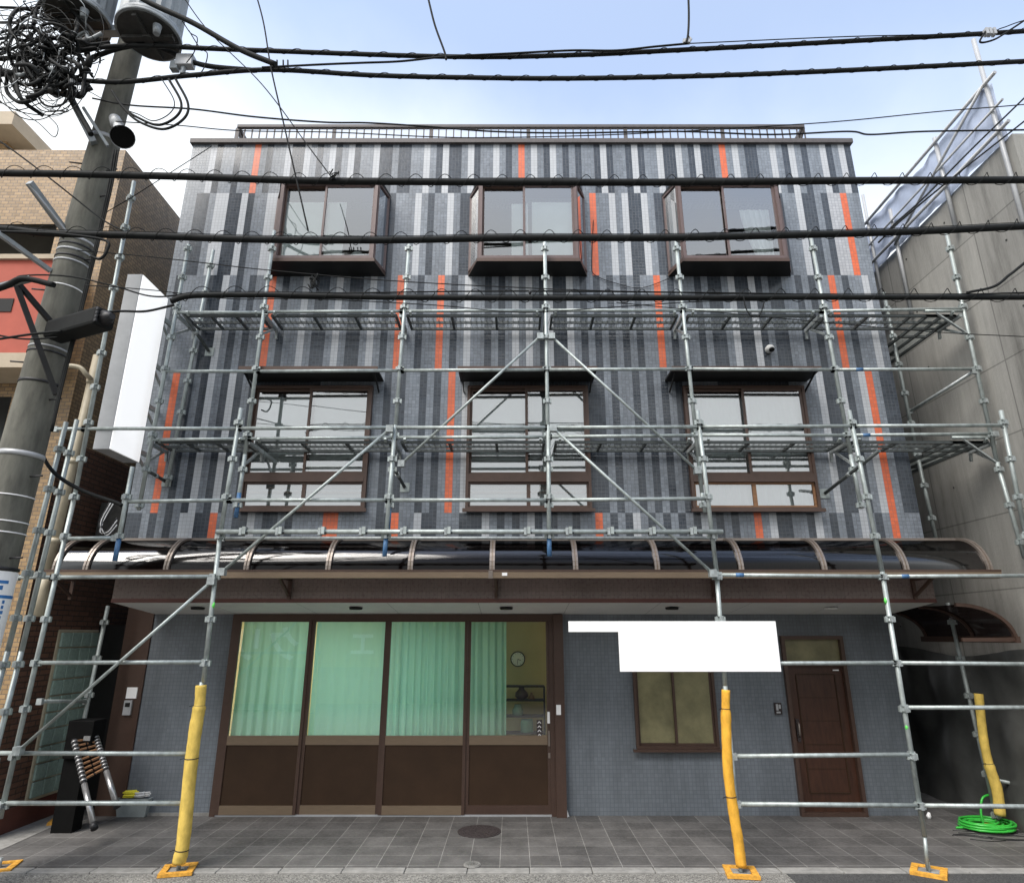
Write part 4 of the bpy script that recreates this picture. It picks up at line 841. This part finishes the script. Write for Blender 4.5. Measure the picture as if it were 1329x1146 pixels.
# transformers
def trafo(px, py, Y, r, label):
    e = empty('transformer'); tag(e, label, 'transformer', 'pole transformers'); c = at(px, py, Y); H = 1.15
    mb = MB(); n = 40
    ring = []
    for i in range(n):
        an = 2*math.pi*i/n; rr = r*(1.0 if i % 2 else .93); ring.append((math.cos(an)*rr, math.sin(an)*rr))
    for i in range(n):
        a, b = ring[i], ring[(i+1) % n]; mb.poly([(c.x+a[0], c.y+a[1], c.z+.09), (c.x+b[0], c.y+b[1], c.z+.09), (c.x+b[0], c.y+b[1], c.z+H), (c.x+a[0], c.y+a[1], c.z+H)], 'trafo')
    mb.poly([(c.x+a, c.y+b, c.z+H) for a, b in ring], 'trafo'); mb.build('tank', e)
    mb = MB(); mb.tube([(c.x, c.y, c.z+.04), (c.x, c.y, c.z+.1)], r*1.02, 'trafo', 36); mb.tube([(c.x, c.y, c.z), (c.x, c.y, c.z+.045)], r*1.06, 'trafo', 36); mb.tube([(c.x, c.y, c.z-.01), (c.x, c.y, c.z+.0)], r*.98, 'trafo_dark', 36); mb.build('base_rim', e)
    mb = MB(); mb.bar((c.x-r*.9, c.y, c.z-.03), (c.x+r*.9, c.y, c.z-.03), .06, .05, 'trafo_dark'); mb.bar((c.x, c.y-r*.9, c.z-.031), (c.x, c.y+r*.9, c.z-.031), .05, .04, 'trafo_dark'); mb.tube([(c.x, c.y, c.z-.07), (c.x, c.y, c.z-.0)], .06, 'trafo_dark', 12); mb.build('base_frame', e)
    mb = MB(); mb.tube([(c.x+r*.6, c.y-r*.5, c.z-.05), (c.x+r*.62, c.y-r*.5, c.z-.17)], [.05, .035], 'trafo', 10); mb.build('insulator', e)
    return c
c2 = trafo(193, 47, 5.8, .335, 'grey ribbed round transformer right of the pole, its dark underside showing')
c1 = trafo(101, 27, 5.95, .34, 'grey ribbed round transformer left of the pole above the cable tangle')
p = pole(c2.z); MB().bar((c1.x, 6.12, c1.z+.02), (c2.x, 6.12, c1.z+.05), .1, .09, 'trafo').build('cross_arm', U)
# horn speaker
hs = MB(); a = at(149, 155, YP-.2); b_ = at(159, 178, YP-.5); d = (b_-a).normalized(); hs.tube([a, a.lerp(b_, .35), a.lerp(b_, .36), a.lerp(b_, .75), b_, b_+d*.01], [.06, .07, .045, .07, .12, .125], 'signside', 20, cap=False)
hs.tube([b_+d*.004, a.lerp(b_, .6)], [.115, .03], 'ink', 20, cap=True); hs.bar(a, pole(a.z), .03, .03, 'signside'); tag(hs.build('horn_speaker'), 'small grey horn loudspeaker pointing down from the utility pole', 'speaker')
hb = MB(); a = at(240, 80, 5.9); hb.box(a.x-.09, a.x+.11, a.y-.05, a.y+.05, a.z-.09, a.z+.07, 'signside'); hb.box(a.x-.15, a.x-.06, a.y-.04, a.y+.04, a.z-.14, a.z-.02, 'trafo'); hb.tube([(a.x, a.y, a.z-.08), (a.x, a.y, a.z-.2)], .03, 'trafo', 10); tag(hb.build('fuse_cutout', bevel=.01), 'grey fuse cutout hanging under the right transformer', 'fuse box')
# splice closure
sb = MB(); a, b_ = at(70, 432, 5.95), at(137, 413, 5.55); sb.bar(a, b_, .2, .19, 'cable'); sb = sb.build('splice_closure', bevel=.03); tag(sb, 'long black ribbed cable closure box fixed beside the utility pole', 'cable box')
rb = MB(); d = (b_-a)
for o_ in (-.06, -.02, .02, .06): rb.bar(a+d*.03+Vector((0, -.08, o_-.0)), b_-d*.03+Vector((0, -.10, o_)), .012, .03, 'black')
rb.build('ribs', sb)
eb = MB(); eb.tube([b_-d*.03, b_+d*.12], [.09, .03], 'black', 12); eb.build('cable_gland', sb)
# overhead cables
def cable(pts, Y, r, label, hang=0, name='overhead_cable', mess=0, group='overhead cables along the street', mat='cable', amp=None):
    P = []
    for i, q in enumerate(pts): P.append(at(q[0], q[1], q[2] if len(q) > 2 else Y))
    S_ = spline(P, 10); mb = MB(); mb.tube(S_, r, mat, 8)
    if mess: mb.tube([p+Vector((0, 0, mess)) for p in S_], .004, mat, 5)
    o = mb.build(name); tag(o, label, 'cable', group)
    if hang:
        amp = amp or r*1.9
        D = [0]
        for i in range(1, len(S_)): D.append(D[-1]+(S_[i]-S_[i-1]).length)
        n = int(D[-1]/hang*14); pts_ = []; j = 0
        for k in range(n+1):
            s_ = D[-1]*k/n
            while j < len(D)-2 and D[j+1] < s_: j += 1
            t = (s_-D[j])/max(1e-6, D[j+1]-D[j]); c = S_[j].lerp(S_[j+1], t); an = 2*math.pi*s_/hang+.35*math.sin(s_*1.7)
            pts_.append(c+Vector((0, amp*.8*math.sin(an), amp*math.cos(an)+(amp-r)*.62)))
        h = MB(); h.tube(pts_, .0042, mat, 5); h.build('spiral_hanger', o)
    return o
Y1 = 5.8
cable([(-160, 88), (60, 72), (160, 60), (310, 65), (580, 74), (740, 72), (890, 65), (1100, 54), (1329, 41), (1480, 30)], Y1, .026, 'uppermost thick black cable curving across the blue sky', .33, amp=.033)
cable([(-160, 95), (0, 97), (60, 100), (150, 107), (250, 98), (350, 91), (480, 98), (600, 101), (760, 102), (1000, 96), (1329, 80), (1480, 70)], Y1, .026, 'second thick black cable from the top crossing the sky', .33, amp=.033)
cable([(150, -25), (190, 2), (250, 30), (310, 64), (358, 84)], 5.35, .029, 'short thick black cable coming down from the top edge to the upper cables')
cable([(340, 88), (420, 84), (470, 82), (520, 80), (580, 74), (660, 70), (740, 66), (800, 66), (850, 61), (893, 57)], Y1-.05, .012, 'thin black cable looping along the uppermost cable to the small bracket')
cable([(893, 57), (1100, 48), (1270, 44), (1300, 37), (1340, 24), (1480, -10)], Y1-.05, .006, 'hair-thin wire above the uppermost cable at the right')
cable([(1280, 40), (1272, 55), (1290, 52), (1310, 40), (1340, 20)], Y1-.06, .011, 'short looped cable clamped to the uppermost cable at the right edge')
cable([(120, 128), (170, 137), (250, 142), (330, 152), (420, 159), (480, 160), (560, 165), (640, 171), (740, 173), (880, 171), (1000, 175), (1100, 171), (1130, 175), (1200, 171), (1329, 169), (1480, 166)], Y1, .0095, 'wavy thin cable passing in front of the roof railing')
cable([(150, 158), (230, 163), (310, 170), (430, 172), (560, 178), (640, 179), (800, 175), (1000, 164), (1100, 157), (1220, 145), (1329, 136), (1480, 120)], Y1, .006, 'thin wire rising to the right over the roof railing')
cable([(120, 75), (160, 62), (200, 60), (260, 84), (330, 92)], Y1+.1, .028, 'thick cable sagging from the cable tangle to the second cable')
Y2_ = 5.75
cable([(-160, 222), (0, 225), (80, 226), (250, 230), (400, 235), (664, 237), (900, 237), (1100, 235), (1329, 234), (1480, 233)], Y2_, .036, 'thick black cable crossing just below the roof edge', .31, mess=.045)
cable([(-160, 290), (0, 297), (60, 303), (180, 306), (330, 311), (500, 312), (664, 309), (850, 309), (1000, 306), (1180, 301), (1329, 294), (1480, 288)], Y2_, .036, 'thick black cable crossing in front of the bay windows', .31, mess=.05)
cable([(222, 391), (250, 384), (330, 383), (400, 384), (500, 386), (664, 387), (850, 387), (1000, 386), (1150, 386), (1329, 386), (1480, 386)], Y2_, .029, 'thick black cable with wide loops below the bay windows', .345, mess=.04, amp=.07)
cable([(-160, 395), (0, 368), (30, 358), (90, 359), (150, 372), (200, 385), (260, 381), (400, 381), (664, 378), (900, 380), (1150, 384), (1329, 380), (1480, 375)], Y2_+.05, .0085, 'thin cable running just above the loops of the lowest thick cable')
cable([(100, 325), (200, 334), (340, 350), (500, 364), (664, 373), (800, 378), (1000, 381), (1329, 388), (1480, 390)], Y2_, .0055, 'hair-thin wire sloping down from the pole toward the right')
cable([(110, 370), (200, 377), (300, 388), (400, 388), (560, 396), (660, 405), (720, 404), (900, 392), (1000, 390)], Y2_, .005, 'hair-thin wire dipping below the lowest thick cable')
cable([(800, 393), (1000, 412), (1200, 430), (1329, 437), (1480, 444)], Y2_, .0045, 'hair-thin wire falling to the right over the upper deck')
cable([(330, -15), (342, 30), (352, 90), (368, 160), (384, 230), (400, 300)], Y2_-.1, .0085, 'thin black wire hanging from the top across the left bay window')
cable([(230, -15), (270, 40), (340, 110), (400, 190), (430, 230)], Y2_-.05, .006, 'hair-thin diagonal wire ending above the left bay window')
cable([(553, -15), (558, 8), (565, 35), (577, 68), (579, 78)], Y1-.08, .012, 'short twisted wire dropping to the uppermost cable at centre')
cable([(893, -15), (894, 20), (893, 45), (890, 57)], Y1-.08, .013, 'short wire dropping vertically to the bracket on the uppermost cable')
cable([(-60, 150), (0, 184), (60, 228), (130, 283), (160, 300)], Y2_+.1, .0085, 'thin black wire sloping down across the brick building to the pole')
cable([(110, 300), (135, 278), (170, 257), (225, 222), (275, 190)], 6.5, .005, 'hair-thin wire rising from the pole to the roof corner', )
cable([(1150, 305), (1160, 292), (1200, 256), (1260, 195), (1329, 128), (1440, 20)], Y2_, .0095, 'upper of two black wires climbing steeply before the plastic sheet')
cable([(1140, 315), (1170, 286), (1240, 228), (1329, 158), (1440, 70)], Y2_+.1, .0095, 'lower of two black wires climbing steeply before the plastic sheet')
cable([(1255, 380), (1290, 372), (1310, 357), (1329, 342), (1440, 250)], Y2_-.05, .014, 'short twisted cable splitting off the lowest thick cable at the right edge')
cable([(965, 385), (968, 400), (976, 411), (986, 409), (992, 392)], Y2_-.05, .006, 'small drooping wire loop under the lowest thick cable')
cable([(770, 286), (768, 340), (772, 357), (800, 368), (830, 374), (860, 365), (876, 356)], YF-.02, .005, 'thin wire tacked to the tiles between the middle and right bay windows')
cable([(70, 370), (30, 362), (0, 374), (-80, 395)], 5.6, .03, 'thick black cable leaving the pole bracket toward the left edge')
cable([(0, 440), (40, 434), (80, 430)], 5.7, .012, 'upper black cable entering the closure box from the left edge')
cable([(-20, 432), (30, 440), (75, 438)], 5.75, .009, 'lower black cable entering the closure box from the left edge')
cable([(137, 405), (160, 404), (190, 404), (226, 396)], 5.6, .012, 'black cable from the closure box toward the white box sign')
cable([(48, 570), (60, 600), (78, 620), (110, 638), (150, 652), (158, 656)], 6.5, .02, 'thick black cable sagging from the pole to the alley')
cable([(-20, 300), (40, 302), (80, 304), (136, 312), (139, 325), (130, 336), (118, 333)], 5.65, .014, 'black cable curling back under the bay window cable at the pole')
for k, (d0, r_) in enumerate(((0, .014), (9, .014), (18, .006))):
    cable([(228-d0, 103), (244-d0, 135-d0*.2), (238-d0, 155-d0*.4), (212-d0*.7, 168-d0*.6), (180, 158-d0*.5), (160, 140), (145, 118)], 5.75, r_, ('outer heavy cable loop hanging under the right transformer', 'inner heavy cable loop hanging under the right transformer', 'slim wire loop hanging inside the two heavy loops')[k], group='cable loops under the transformer')
for k, (x, y) in enumerate(((232, 20), (245, 40))):
    cable([(x, y), (x+14, y+22), (x+24, y+30), (x+20, y+48), (x+10, y+62)], 5.85, .006, ('thin wire curling down right of the transformer, the higher one', 'thin wire curling down right of the transformer, the lower one')[k], group='wires beside the right transformer')
# bracket where the drop wire meets
bk = MB(); c = at(892, 54, Y1-.06); bk.box(c.x-.05, c.x+.03, c.y-.02, c.y+.02, c.z-.03, c.z+.02, 'signside'); bk.tube([c+Vector((.02, 0, .07)), c+Vector((.05, 0, .03)), c+Vector((.02, 0, -.02))], .012, 'signside', 8); tag(bk.build('cable_bracket'), 'small steel cable bracket at the foot of the vertical drop wire', 'bracket')
bk = MB()
for px in (352, 360, 368, 374): c = at(px, 84, Y1-.03); bk.tube([c+Vector((-.01, 0, .06)), c+Vector((.01, -.02, -.06))], .01, 'cable', 6)
tag(bk.build('cable_clamp'), 'row of black clamps joining two cables near the upper left', 'clamp')
bk = MB(); c = at(1286, 42, Y1-.05)
for dx in (-.06, -.02, .03): bk.box(c.x+dx-.015, c.x+dx+.015, c.y-.03, c.y+.03, c.z-.05, c.z+.04, 'signside')
tag(bk.build('cable_clamp'), 'steel clamp on the uppermost cable at the right', 'clamp')
bk = MB(); c = at(688, 379, Y2_); bk.tube([c+Vector((-.015, 0, .0)), c+Vector((0, 0, -.005)), c+Vector((.015, 0, 0))], [.01, .03, .01], 'black', 10); tag(bk.build('insulator'), 'small black knob on the thin cable below the middle bay window', 'fitting')
bk = MB(); c = at(406, 366, Y2_); rr = random.Random(2)
for k in range(7): bk.tube(spline([c+Vector((rr.uniform(-.05, .06), rr.uniform(-.03, .03), rr.uniform(-.09, .1))) for _ in range(4)], 5), .007, 'cable', 5)
tag(bk.build('cable_splice'), 'knotted black wire splice in front of the left bay window base', 'fitting')
bk = MB(); c = at(434, 229, Y2_-.05); 
for k in range(4): bk.tube(spline([c+Vector((rr.uniform(-.06, .06), rr.uniform(-.03, .03), rr.uniform(-.05, .07))) for _ in range(4)], 5), .006, 'cable', 5)
tag(bk.build('cable_splice'), 'small wire splice on the cable above the left bay window', 'fitting')
# the tangle
tg = MB(); r = random.Random(11)
for k in range(135):
    cx_, cy_ = (r.uniform(-10, 115), r.uniform(15, 125)) if k % 2 else (r.uniform(40, 115), r.uniform(40, 115)); P = []
    if k < 62:
        ang = r.uniform(-.5, .9); L_ = r.uniform(30, 75)
        for j in range(5): t = j/4-.5; P.append(at(cx_+L_*math.cos(ang)*t+r.uniform(-9, 9), cy_+L_*math.sin(ang)*t+r.uniform(-9, 9), r.uniform(5.6, 6.1)))
    else:
        ra_ = r.uniform(14, 52); ph_ = r.uniform(0, 6); ar = r.uniform(3, 6)
        for j in range(7): an = ph_+ar*j/6; P.append(at(cx_*.8+ra_*math.cos(an)*.9, cy_+ra_*math.sin(an), r.uniform(5.6, 5.9)))
    tg.tube(spline(P, 5), r.choice((.005, .006, .008, .012, .017, .022)) if k < 75 else r.choice((.0035, .0045, .006)), 'cable' if r.random() < .7 else r.choice(('trafo', 'trafo_dark')), 6)
for (pts, r_) in (([(0, 10), (30, 12), (60, 22), (78, 40), (100, 70), (120, 100)], .016), ([(-10, 90), (20, 97), (45, 88), (60, 70)], .045), ([(25, 60), (60, 90), (85, 120), (110, 160), (118, 175)], .03), ([(50, 40), (75, 85), (100, 125), (115, 110)], .03), ([(0, 120), (20, 140), (50, 160), (70, 178), (75, 165), (62, 150)], .005), ([(10, 95), (30, 130), (60, 120), (90, 125), (120, 115)], .02), ([(-5, 130), (25, 145), (60, 150), (88, 145), (82, 140)], .006), ([(40, 12), (80, 8), (110, 30), (130, 55)], .02)):
    tg.tube(spline([at(a, b, 5.8) for a, b in pts], 8), r_, 'cable', 7)
for k in range(16):
    c = at(r.uniform(20, 115), r.uniform(40, 115), r.uniform(5.6, 6.0)); tg.tube([c, c+Vector((r.uniform(-.1, .1), r.uniform(-.05, .05), r.uniform(-.14, .14)))], r.uniform(.02, .04), r.choice(('cable', 'trafo_dark', 'signside')), 8)
tag(tg.build('cable_tangle'), 'dense tangle of black cables and connectors round the pole top', 'cables', kind='stuff')
# ------------------------------------------------------------------ left alley things
def coil(mb, c, rx, ry, turns, r, mat, seed=0, lift=.02, tilt=0):
    rr = random.Random(seed); P = []; n = int(turns*16)
    for k in range(n+1):
        an = 2*math.pi*k/16; q = 1+.12*math.sin(k*.21+seed)+rr.uniform(-.03, .03)
        P.append(Vector((c[0]+rx*q*math.cos(an), c[1]+ry*q*math.sin(an), c[2]+lift*k/16+r)))
    mb.tube(P, r, mat, 7)
M['alu'] = basic('ladder_metal', (.4, .4, .4), .35, .8, .2, 20)
lad = empty('telescopic_ladder'); tag(lad, 'collapsed telescopic ladder leaning on the black letter box', 'ladder')
def lp(px, py, Y): return at(px, py, Y)
for (a, b, Ya, Yb) in (((96, 960), (121, 1068), 8.15, 7.75), ((124, 955), (150, 1040), 8.3, 8.0)):
    p, q = lp(*a, Ya), lp(*b, Yb); mb = MB(); mb.tube([p.lerp(q, .0), p.lerp(q, .72)], .028, 'black', 12); mb.tube([p.lerp(q, .55), q], .03, 'alu', 12)
    for k in range(11): t = .02+k*.048; mb.tube([p.lerp(q, t), p.lerp(q, t+.02)], .034, 'alu', 12)
    mb.build('leg', lad); MB().tube([q, q+(q-p).normalized()*.07], .036, 'black', 12).build('rubber_foot', lad)
for k in range(9):
    t = .02+k*.06; p = lp(96, 960, 8.15).lerp(lp(121, 1068, 7.75), t); q = lp(124, 955, 8.3).lerp(lp(150, 1040, 8.0), t)
    ru = MB(); ru.bar(p.lerp(q, .12), p.lerp(q, .46), .028, .018, 'wood_light'); ru.bar(p.lerp(q, .54), p.lerp(q, .88), .028, .018, 'wood_light'); ru.bar(p, q, .014, .008, 'black'); ru.build('rung', lad)
lb = empty('letter_box'); tag(lb, 'black letter box on a wide black stand in the left alley', 'letter box')
p, q = at(80, 985, 8.2), at(123, 935, 8.2); MB().box(p.x, q.x, 8.2, 8.45, p.z, q.z, 'ink').build('box', lb, bevel=.01); MB().box(p.x+.22, q.x-.01, 8.185, 8.199, p.z+.2, p.z+.25, 'alu').build('flap', lb)
MB().box(p.x-.0, p.x+.24, 8.24, 8.42, 0, p.z-.002, 'ink').build('stand', lb)
ib = MB(); p = atz(170, 1060, 0); P0 = [(-.19, -.13), (.19, -.13), (.19, .13), (-.19, .13)]; z1_ = .2
lo = [(p.x+a*.9, p.y+.1+b*.9, .003) for a, b in P0]; hi = [(p.x+a*1.08, p.y+.1+b*1.08, z1_) for a, b in P0]
for k in range(4): ib.poly([lo[k], lo[(k+1) % 4], hi[(k+1) % 4], hi[k]], 'bin')
ib.poly(lo[::-1], 'bin'); ib.poly([(a, b, z1_-.05) for a, b, _ in hi], 'trafo_dark')
for k in range(4): ib.bar(hi[k], hi[(k+1) % 4], .02, .02, 'bin')
tag(ib.build('storage_bin'), 'low grey plastic bin holding rope and cables beside the pilaster', 'bin')
cb_ = (p.x, p.y+.1); q = MB(); coil(q, (cb_[0]-.09, cb_[1], .19), .1, .07, 5, .012, 'rope', 1, .016); coil(q, (cb_[0]-.07, cb_[1], .21), .06, .05, 3, .012, 'rope', 5, .02); tag(q.build('rope'), 'bright yellow rope coiled in the grey bin', 'rope')
q = MB(); coil(q, (cb_[0]+.03, cb_[1]-.02, .19), .06, .05, 4, .01, 'whitecable', 2, .016); coil(q, (cb_[0]+.13, cb_[1], .2), .05, .05, 3, .008, 'whitecable', 7, .02); tag(q.build('white_cable'), 'white cable coiled in the right half of the grey bin', 'cable coil')
q = MB(); q.box(cb_[0]+.05, cb_[0]+.12, cb_[1]-.03, cb_[1]+.05, .15, .3, 'black'); q.tube([(cb_[0]+.08, cb_[1], .3), (cb_[0]+.08, cb_[1], .36)], .015, 'black', 8); tag(q.build('hand_tool', bevel=.01), 'small black tool standing among the cables in the grey bin', 'tool')
# wires hanging in the alley
q = MB(); r = random.Random(5)
for k in range(5):
    q.tube(spline([at(150-k*2, 652, 7.3), at(140-3*k, 668+k*3, 7.3), at(128+2*k, 690, 7.3), at(140, 688+k*2, 7.3), at(152, 672+k*3, 7.3)], 6), .006, 'whitecable' if k % 2 else 'black', 5)
tag(q.build('wire_coil'), 'loose loop of black and pale wires hanging in the left alley', 'wires')
q = MB(); q.box(XB+.15, XB+.5, 8.6, 8.9, 3.2, 3.9, 'trafo_dark'); tag(q.build('condenser_unit', bevel=.01), 'dark air conditioner unit high in the left alley', 'air conditioner')
# ------------------------------------------------------------------ forecourt things
def cover(px, py, r, label, grp, mat='iron'):
    c = atz(px, py, 0); mb = MB(); mb.tube([(c.x, c.y, .001), (c.x, c.y, .008)], r, mat, 40); mb.tube([(c.x, c.y, .008), (c.x, c.y, .012)], r*.9, mat, 40)
    for k in range(3):
        for j in range(8+6*k): an = 2*math.pi*j/(8+6*k); x, y = c.x+r*(.25+.25*k)*math.cos(an), c.y+r*(.25+.25*k)*math.sin(an); mb.box(x-.012, x+.012, y-.012, y+.012, .012, .016, mat)
    o = mb.build('manhole_cover'); tag(o, label, 'manhole cover', grp)
cover(622, 1079, .25, 'large round iron manhole cover in the tiled forecourt', 'round covers in the forecourt'); cover(612.7, 1122.5, .085, 'small plain round cover near the kerb', 'round covers in the forecourt', 'kerb')
q = MB(); c = atz(1283, 1076, 0); coil(q, (c.x, c.y, 0), .27, .22, 6, .013, 'hose', 3, .012); coil(q, (c.x-.04, c.y+.04, .02), .2, .15, 3, .013, 'hose', 8, .014)
q.tube(spline([(c.x+.15, c.y+.1, .04), (c.x+.28, c.y+.12, .2), (c.x+.24, c.y+.14, .32), (c.x+.1, c.y+.14, .3), (c.x+.03, c.y+.12, .16), (c.x+.02, c.y+.1, .03)], 8), .013, 'hose', 8)
q.tube(spline([(c.x-.2, c.y-.02, .03), (c.x-.32, c.y+.0, .02), (c.x-.37, c.y+.01, .015)], 5), .013, 'hose', 8)
tag(q.build('garden_hose'), 'bright green garden hose coiled on the ground at the right', 'hose')
q = MB(); c = atz(1206, 1062, 0); q.tube([(c.x, c.y, .002), (c.x+.0, c.y, .03), (c.x+.01, c.y, .07)], [.02, .028, .012], 'white', 10); tag(q.build('paper_cup'), 'small white scrap on the tiles beside the right scaffold post', 'litter')
q = MB(); r = random.Random(9)
for k in range(14):
    c = atz(r.uniform(1235, 1320), r.uniform(1076, 1092), 0); q.tube(spline([(c.x, c.y, .004), (c.x+.15, c.y-.05+r.uniform(-.05, .05), .006), (c.x+.35, c.y-.1+r.uniform(-.05, .05), .004)], 4), .004, 'black', 5)
tag(q.build('ground_wires'), 'loose black wires lying on the tiles below the green hose', 'wires')
# ------------------------------------------------------------------ building across the street (seen only as reflections)
O = empty('shop_building'); tag(O, 'low cream shop building across the street with a fascia sign, behind the viewer', 'building')
YX = -5.0; mb = MB(); mb.box(-16, 14, YX-6, YX, -.02, 5.2, 'beige'); mb.build('wall', O)
M['fascia'] = basic('fascia_yellow', (.5, .44, .2), .6, 0, .1, 3)
mb = MB(); mb.box(-11.5, -4.5, YX+.003, YX+.15, 1.15, 2.7, 'fascia'); mb.build('fascia', O)
mb = MB()
for x in (-9, -6, -3, 0.5, 4, 8): mb.box(x, x+1.6, YX+.003, YX+.05, 3.1, 4.4, 'dark')
mb.box(-3.8, 6, YX+.003, YX+.04, 0, 2.6, 'roomdark'); mb.build('windows', O)
def text(s, x, z, size, parent):
    cu = bpy.data.curves.new('lettering', 'FONT'); cu.body = s; cu.size = size; cu.extrude = .01; cu.offset = .028
    cu.materials.append(M['white']); o = bpy.data.objects.new('lettering', cu); COL.objects.link(o); o.parent = parent
    bpy.context.view_layer.update(); me = bpy.data.meshes.new_from_object(o.evaluated_get(bpy.context.evaluated_depsgraph_get())); bpy.data.objects.remove(o)
    o = bpy.data.objects.new('lettering', me); COL.objects.link(o); o.parent = parent
    o.location = (x, YX+.165, z); o.rotation_euler = (math.pi/2, 0, math.pi); return o
text('クリーニング', -7.2, 1.45, 1.2, O); text('工', -4.7, 1.6, .8, O)
for (x, y, e_) in ((-2.4, 10.9, 25), (.1, 10.9, 26)):      # the shop's lit ceiling lamps
    al = bpy.data.lights.new('shop_lamp', 'AREA'); al.energy = e_; al.size = .6; al.color = (1, .97, .9); ao = bpy.data.objects.new('shop_lamp', al); COL.objects.link(ao); ao.location = (x, y, 2.5)
# ------------------------------------------------------------------ light, sky, camera
w = bpy.data.worlds.new('World'); sc.world = w; w.use_nodes = True; nt = w.node_tree
sky = nt.nodes.new('ShaderNodeTexSky'); sky.sky_type = 'NISHITA'; sky.sun_disc = False
SE, SR = math.radians(52), math.radians(-140)     # high sun behind the viewer's left shoulder, veiled by thin cloud
sky.sun_elevation = SE; sky.sun_rotation = SR; sky.air_density = 1.0; sky.dust_density = 1.0; sky.ozone_density = 1.5
bg = nt.nodes['Background']; bg.inputs['Strength'].default_value = .12
tc = nt.nodes.new('ShaderNodeTexCoord'); cn_ = noise(nt, 2.2, 6, .55, vec=tc.outputs['Generated']); sx = nt.nodes.new('ShaderNodeSeparateXYZ'); nt.links.new(tc.outputs['Generated'], sx.inputs[0])
def mth(op, a, b):
    n = nt.nodes.new('ShaderNodeMath'); n.operation = op
    for i, q in enumerate((a, b)):
        if isinstance(q, (int, float)): n.inputs[i].default_value = q
        else: nt.links.new(q, n.inputs[i])
    return n.outputs[0]
# thin high cloud: thicker towards the horizon and towards the left
cov = mth('ADD', mth('MULTIPLY', sx.outputs['X'], -.55), mth('MULTIPLY', mth('SUBTRACT', .745, sx.outputs['Z']), 4.2))
cov = mth('ADD', cov, mth('MULTIPLY', mth('SUBTRACT', cn_.outputs['Fac'], .5), .9))
cr = nt.nodes.new('ShaderNodeMapRange'); cr.inputs['From Min'].default_value = 0; cr.inputs['From Max'].default_value = 1; cr.inputs['To Min'].default_value = .24; cr.interpolation_type = 'SMOOTHSTEP'; nt.links.new(cov, cr.inputs['Value'])
mxs = nt.nodes.new('ShaderNodeMix'); mxs.data_type = 'RGBA'; nt.links.new(cr.outputs[0], mxs.inputs['Factor']); nt.links.new(sky.outputs[0], mxs.inputs[6]); mxs.inputs[7].default_value = (3.6, 3.75, 3.85, 1)
nt.links.new(mxs.outputs[2], bg.inputs['Color'])
su = bpy.data.lights.new('sun', 'SUN'); su.energy = 1.5; su.angle = math.radians(35); su.color = (1, .95, .88); so_ = bpy.data.objects.new('sun', su); COL.objects.link(so_)
dirv = Vector((math.sin(SR)*math.cos(SE), math.cos(SR)*math.cos(SE), math.sin(SE)))
so_.rotation_euler = dirv.to_track_quat('Z', 'Y').to_euler()
cam = bpy.data.cameras.new('camera'); cam.sensor_width = 36; cam.lens = F/1329*36; cam.clip_end = 500; cam.clip_start = .05
co = bpy.data.objects.new('camera', cam); COL.objects.link(co); co.location = (0, 0, EYE); co.rotation_euler = (math.pi/2+PITCH, 0, 0); sc.camera = co
sc.view_settings.view_transform = 'Standard'; sc.view_settings.look = 'None'; sc.view_settings.exposure = 1.6; sc.view_settings.gamma = 1
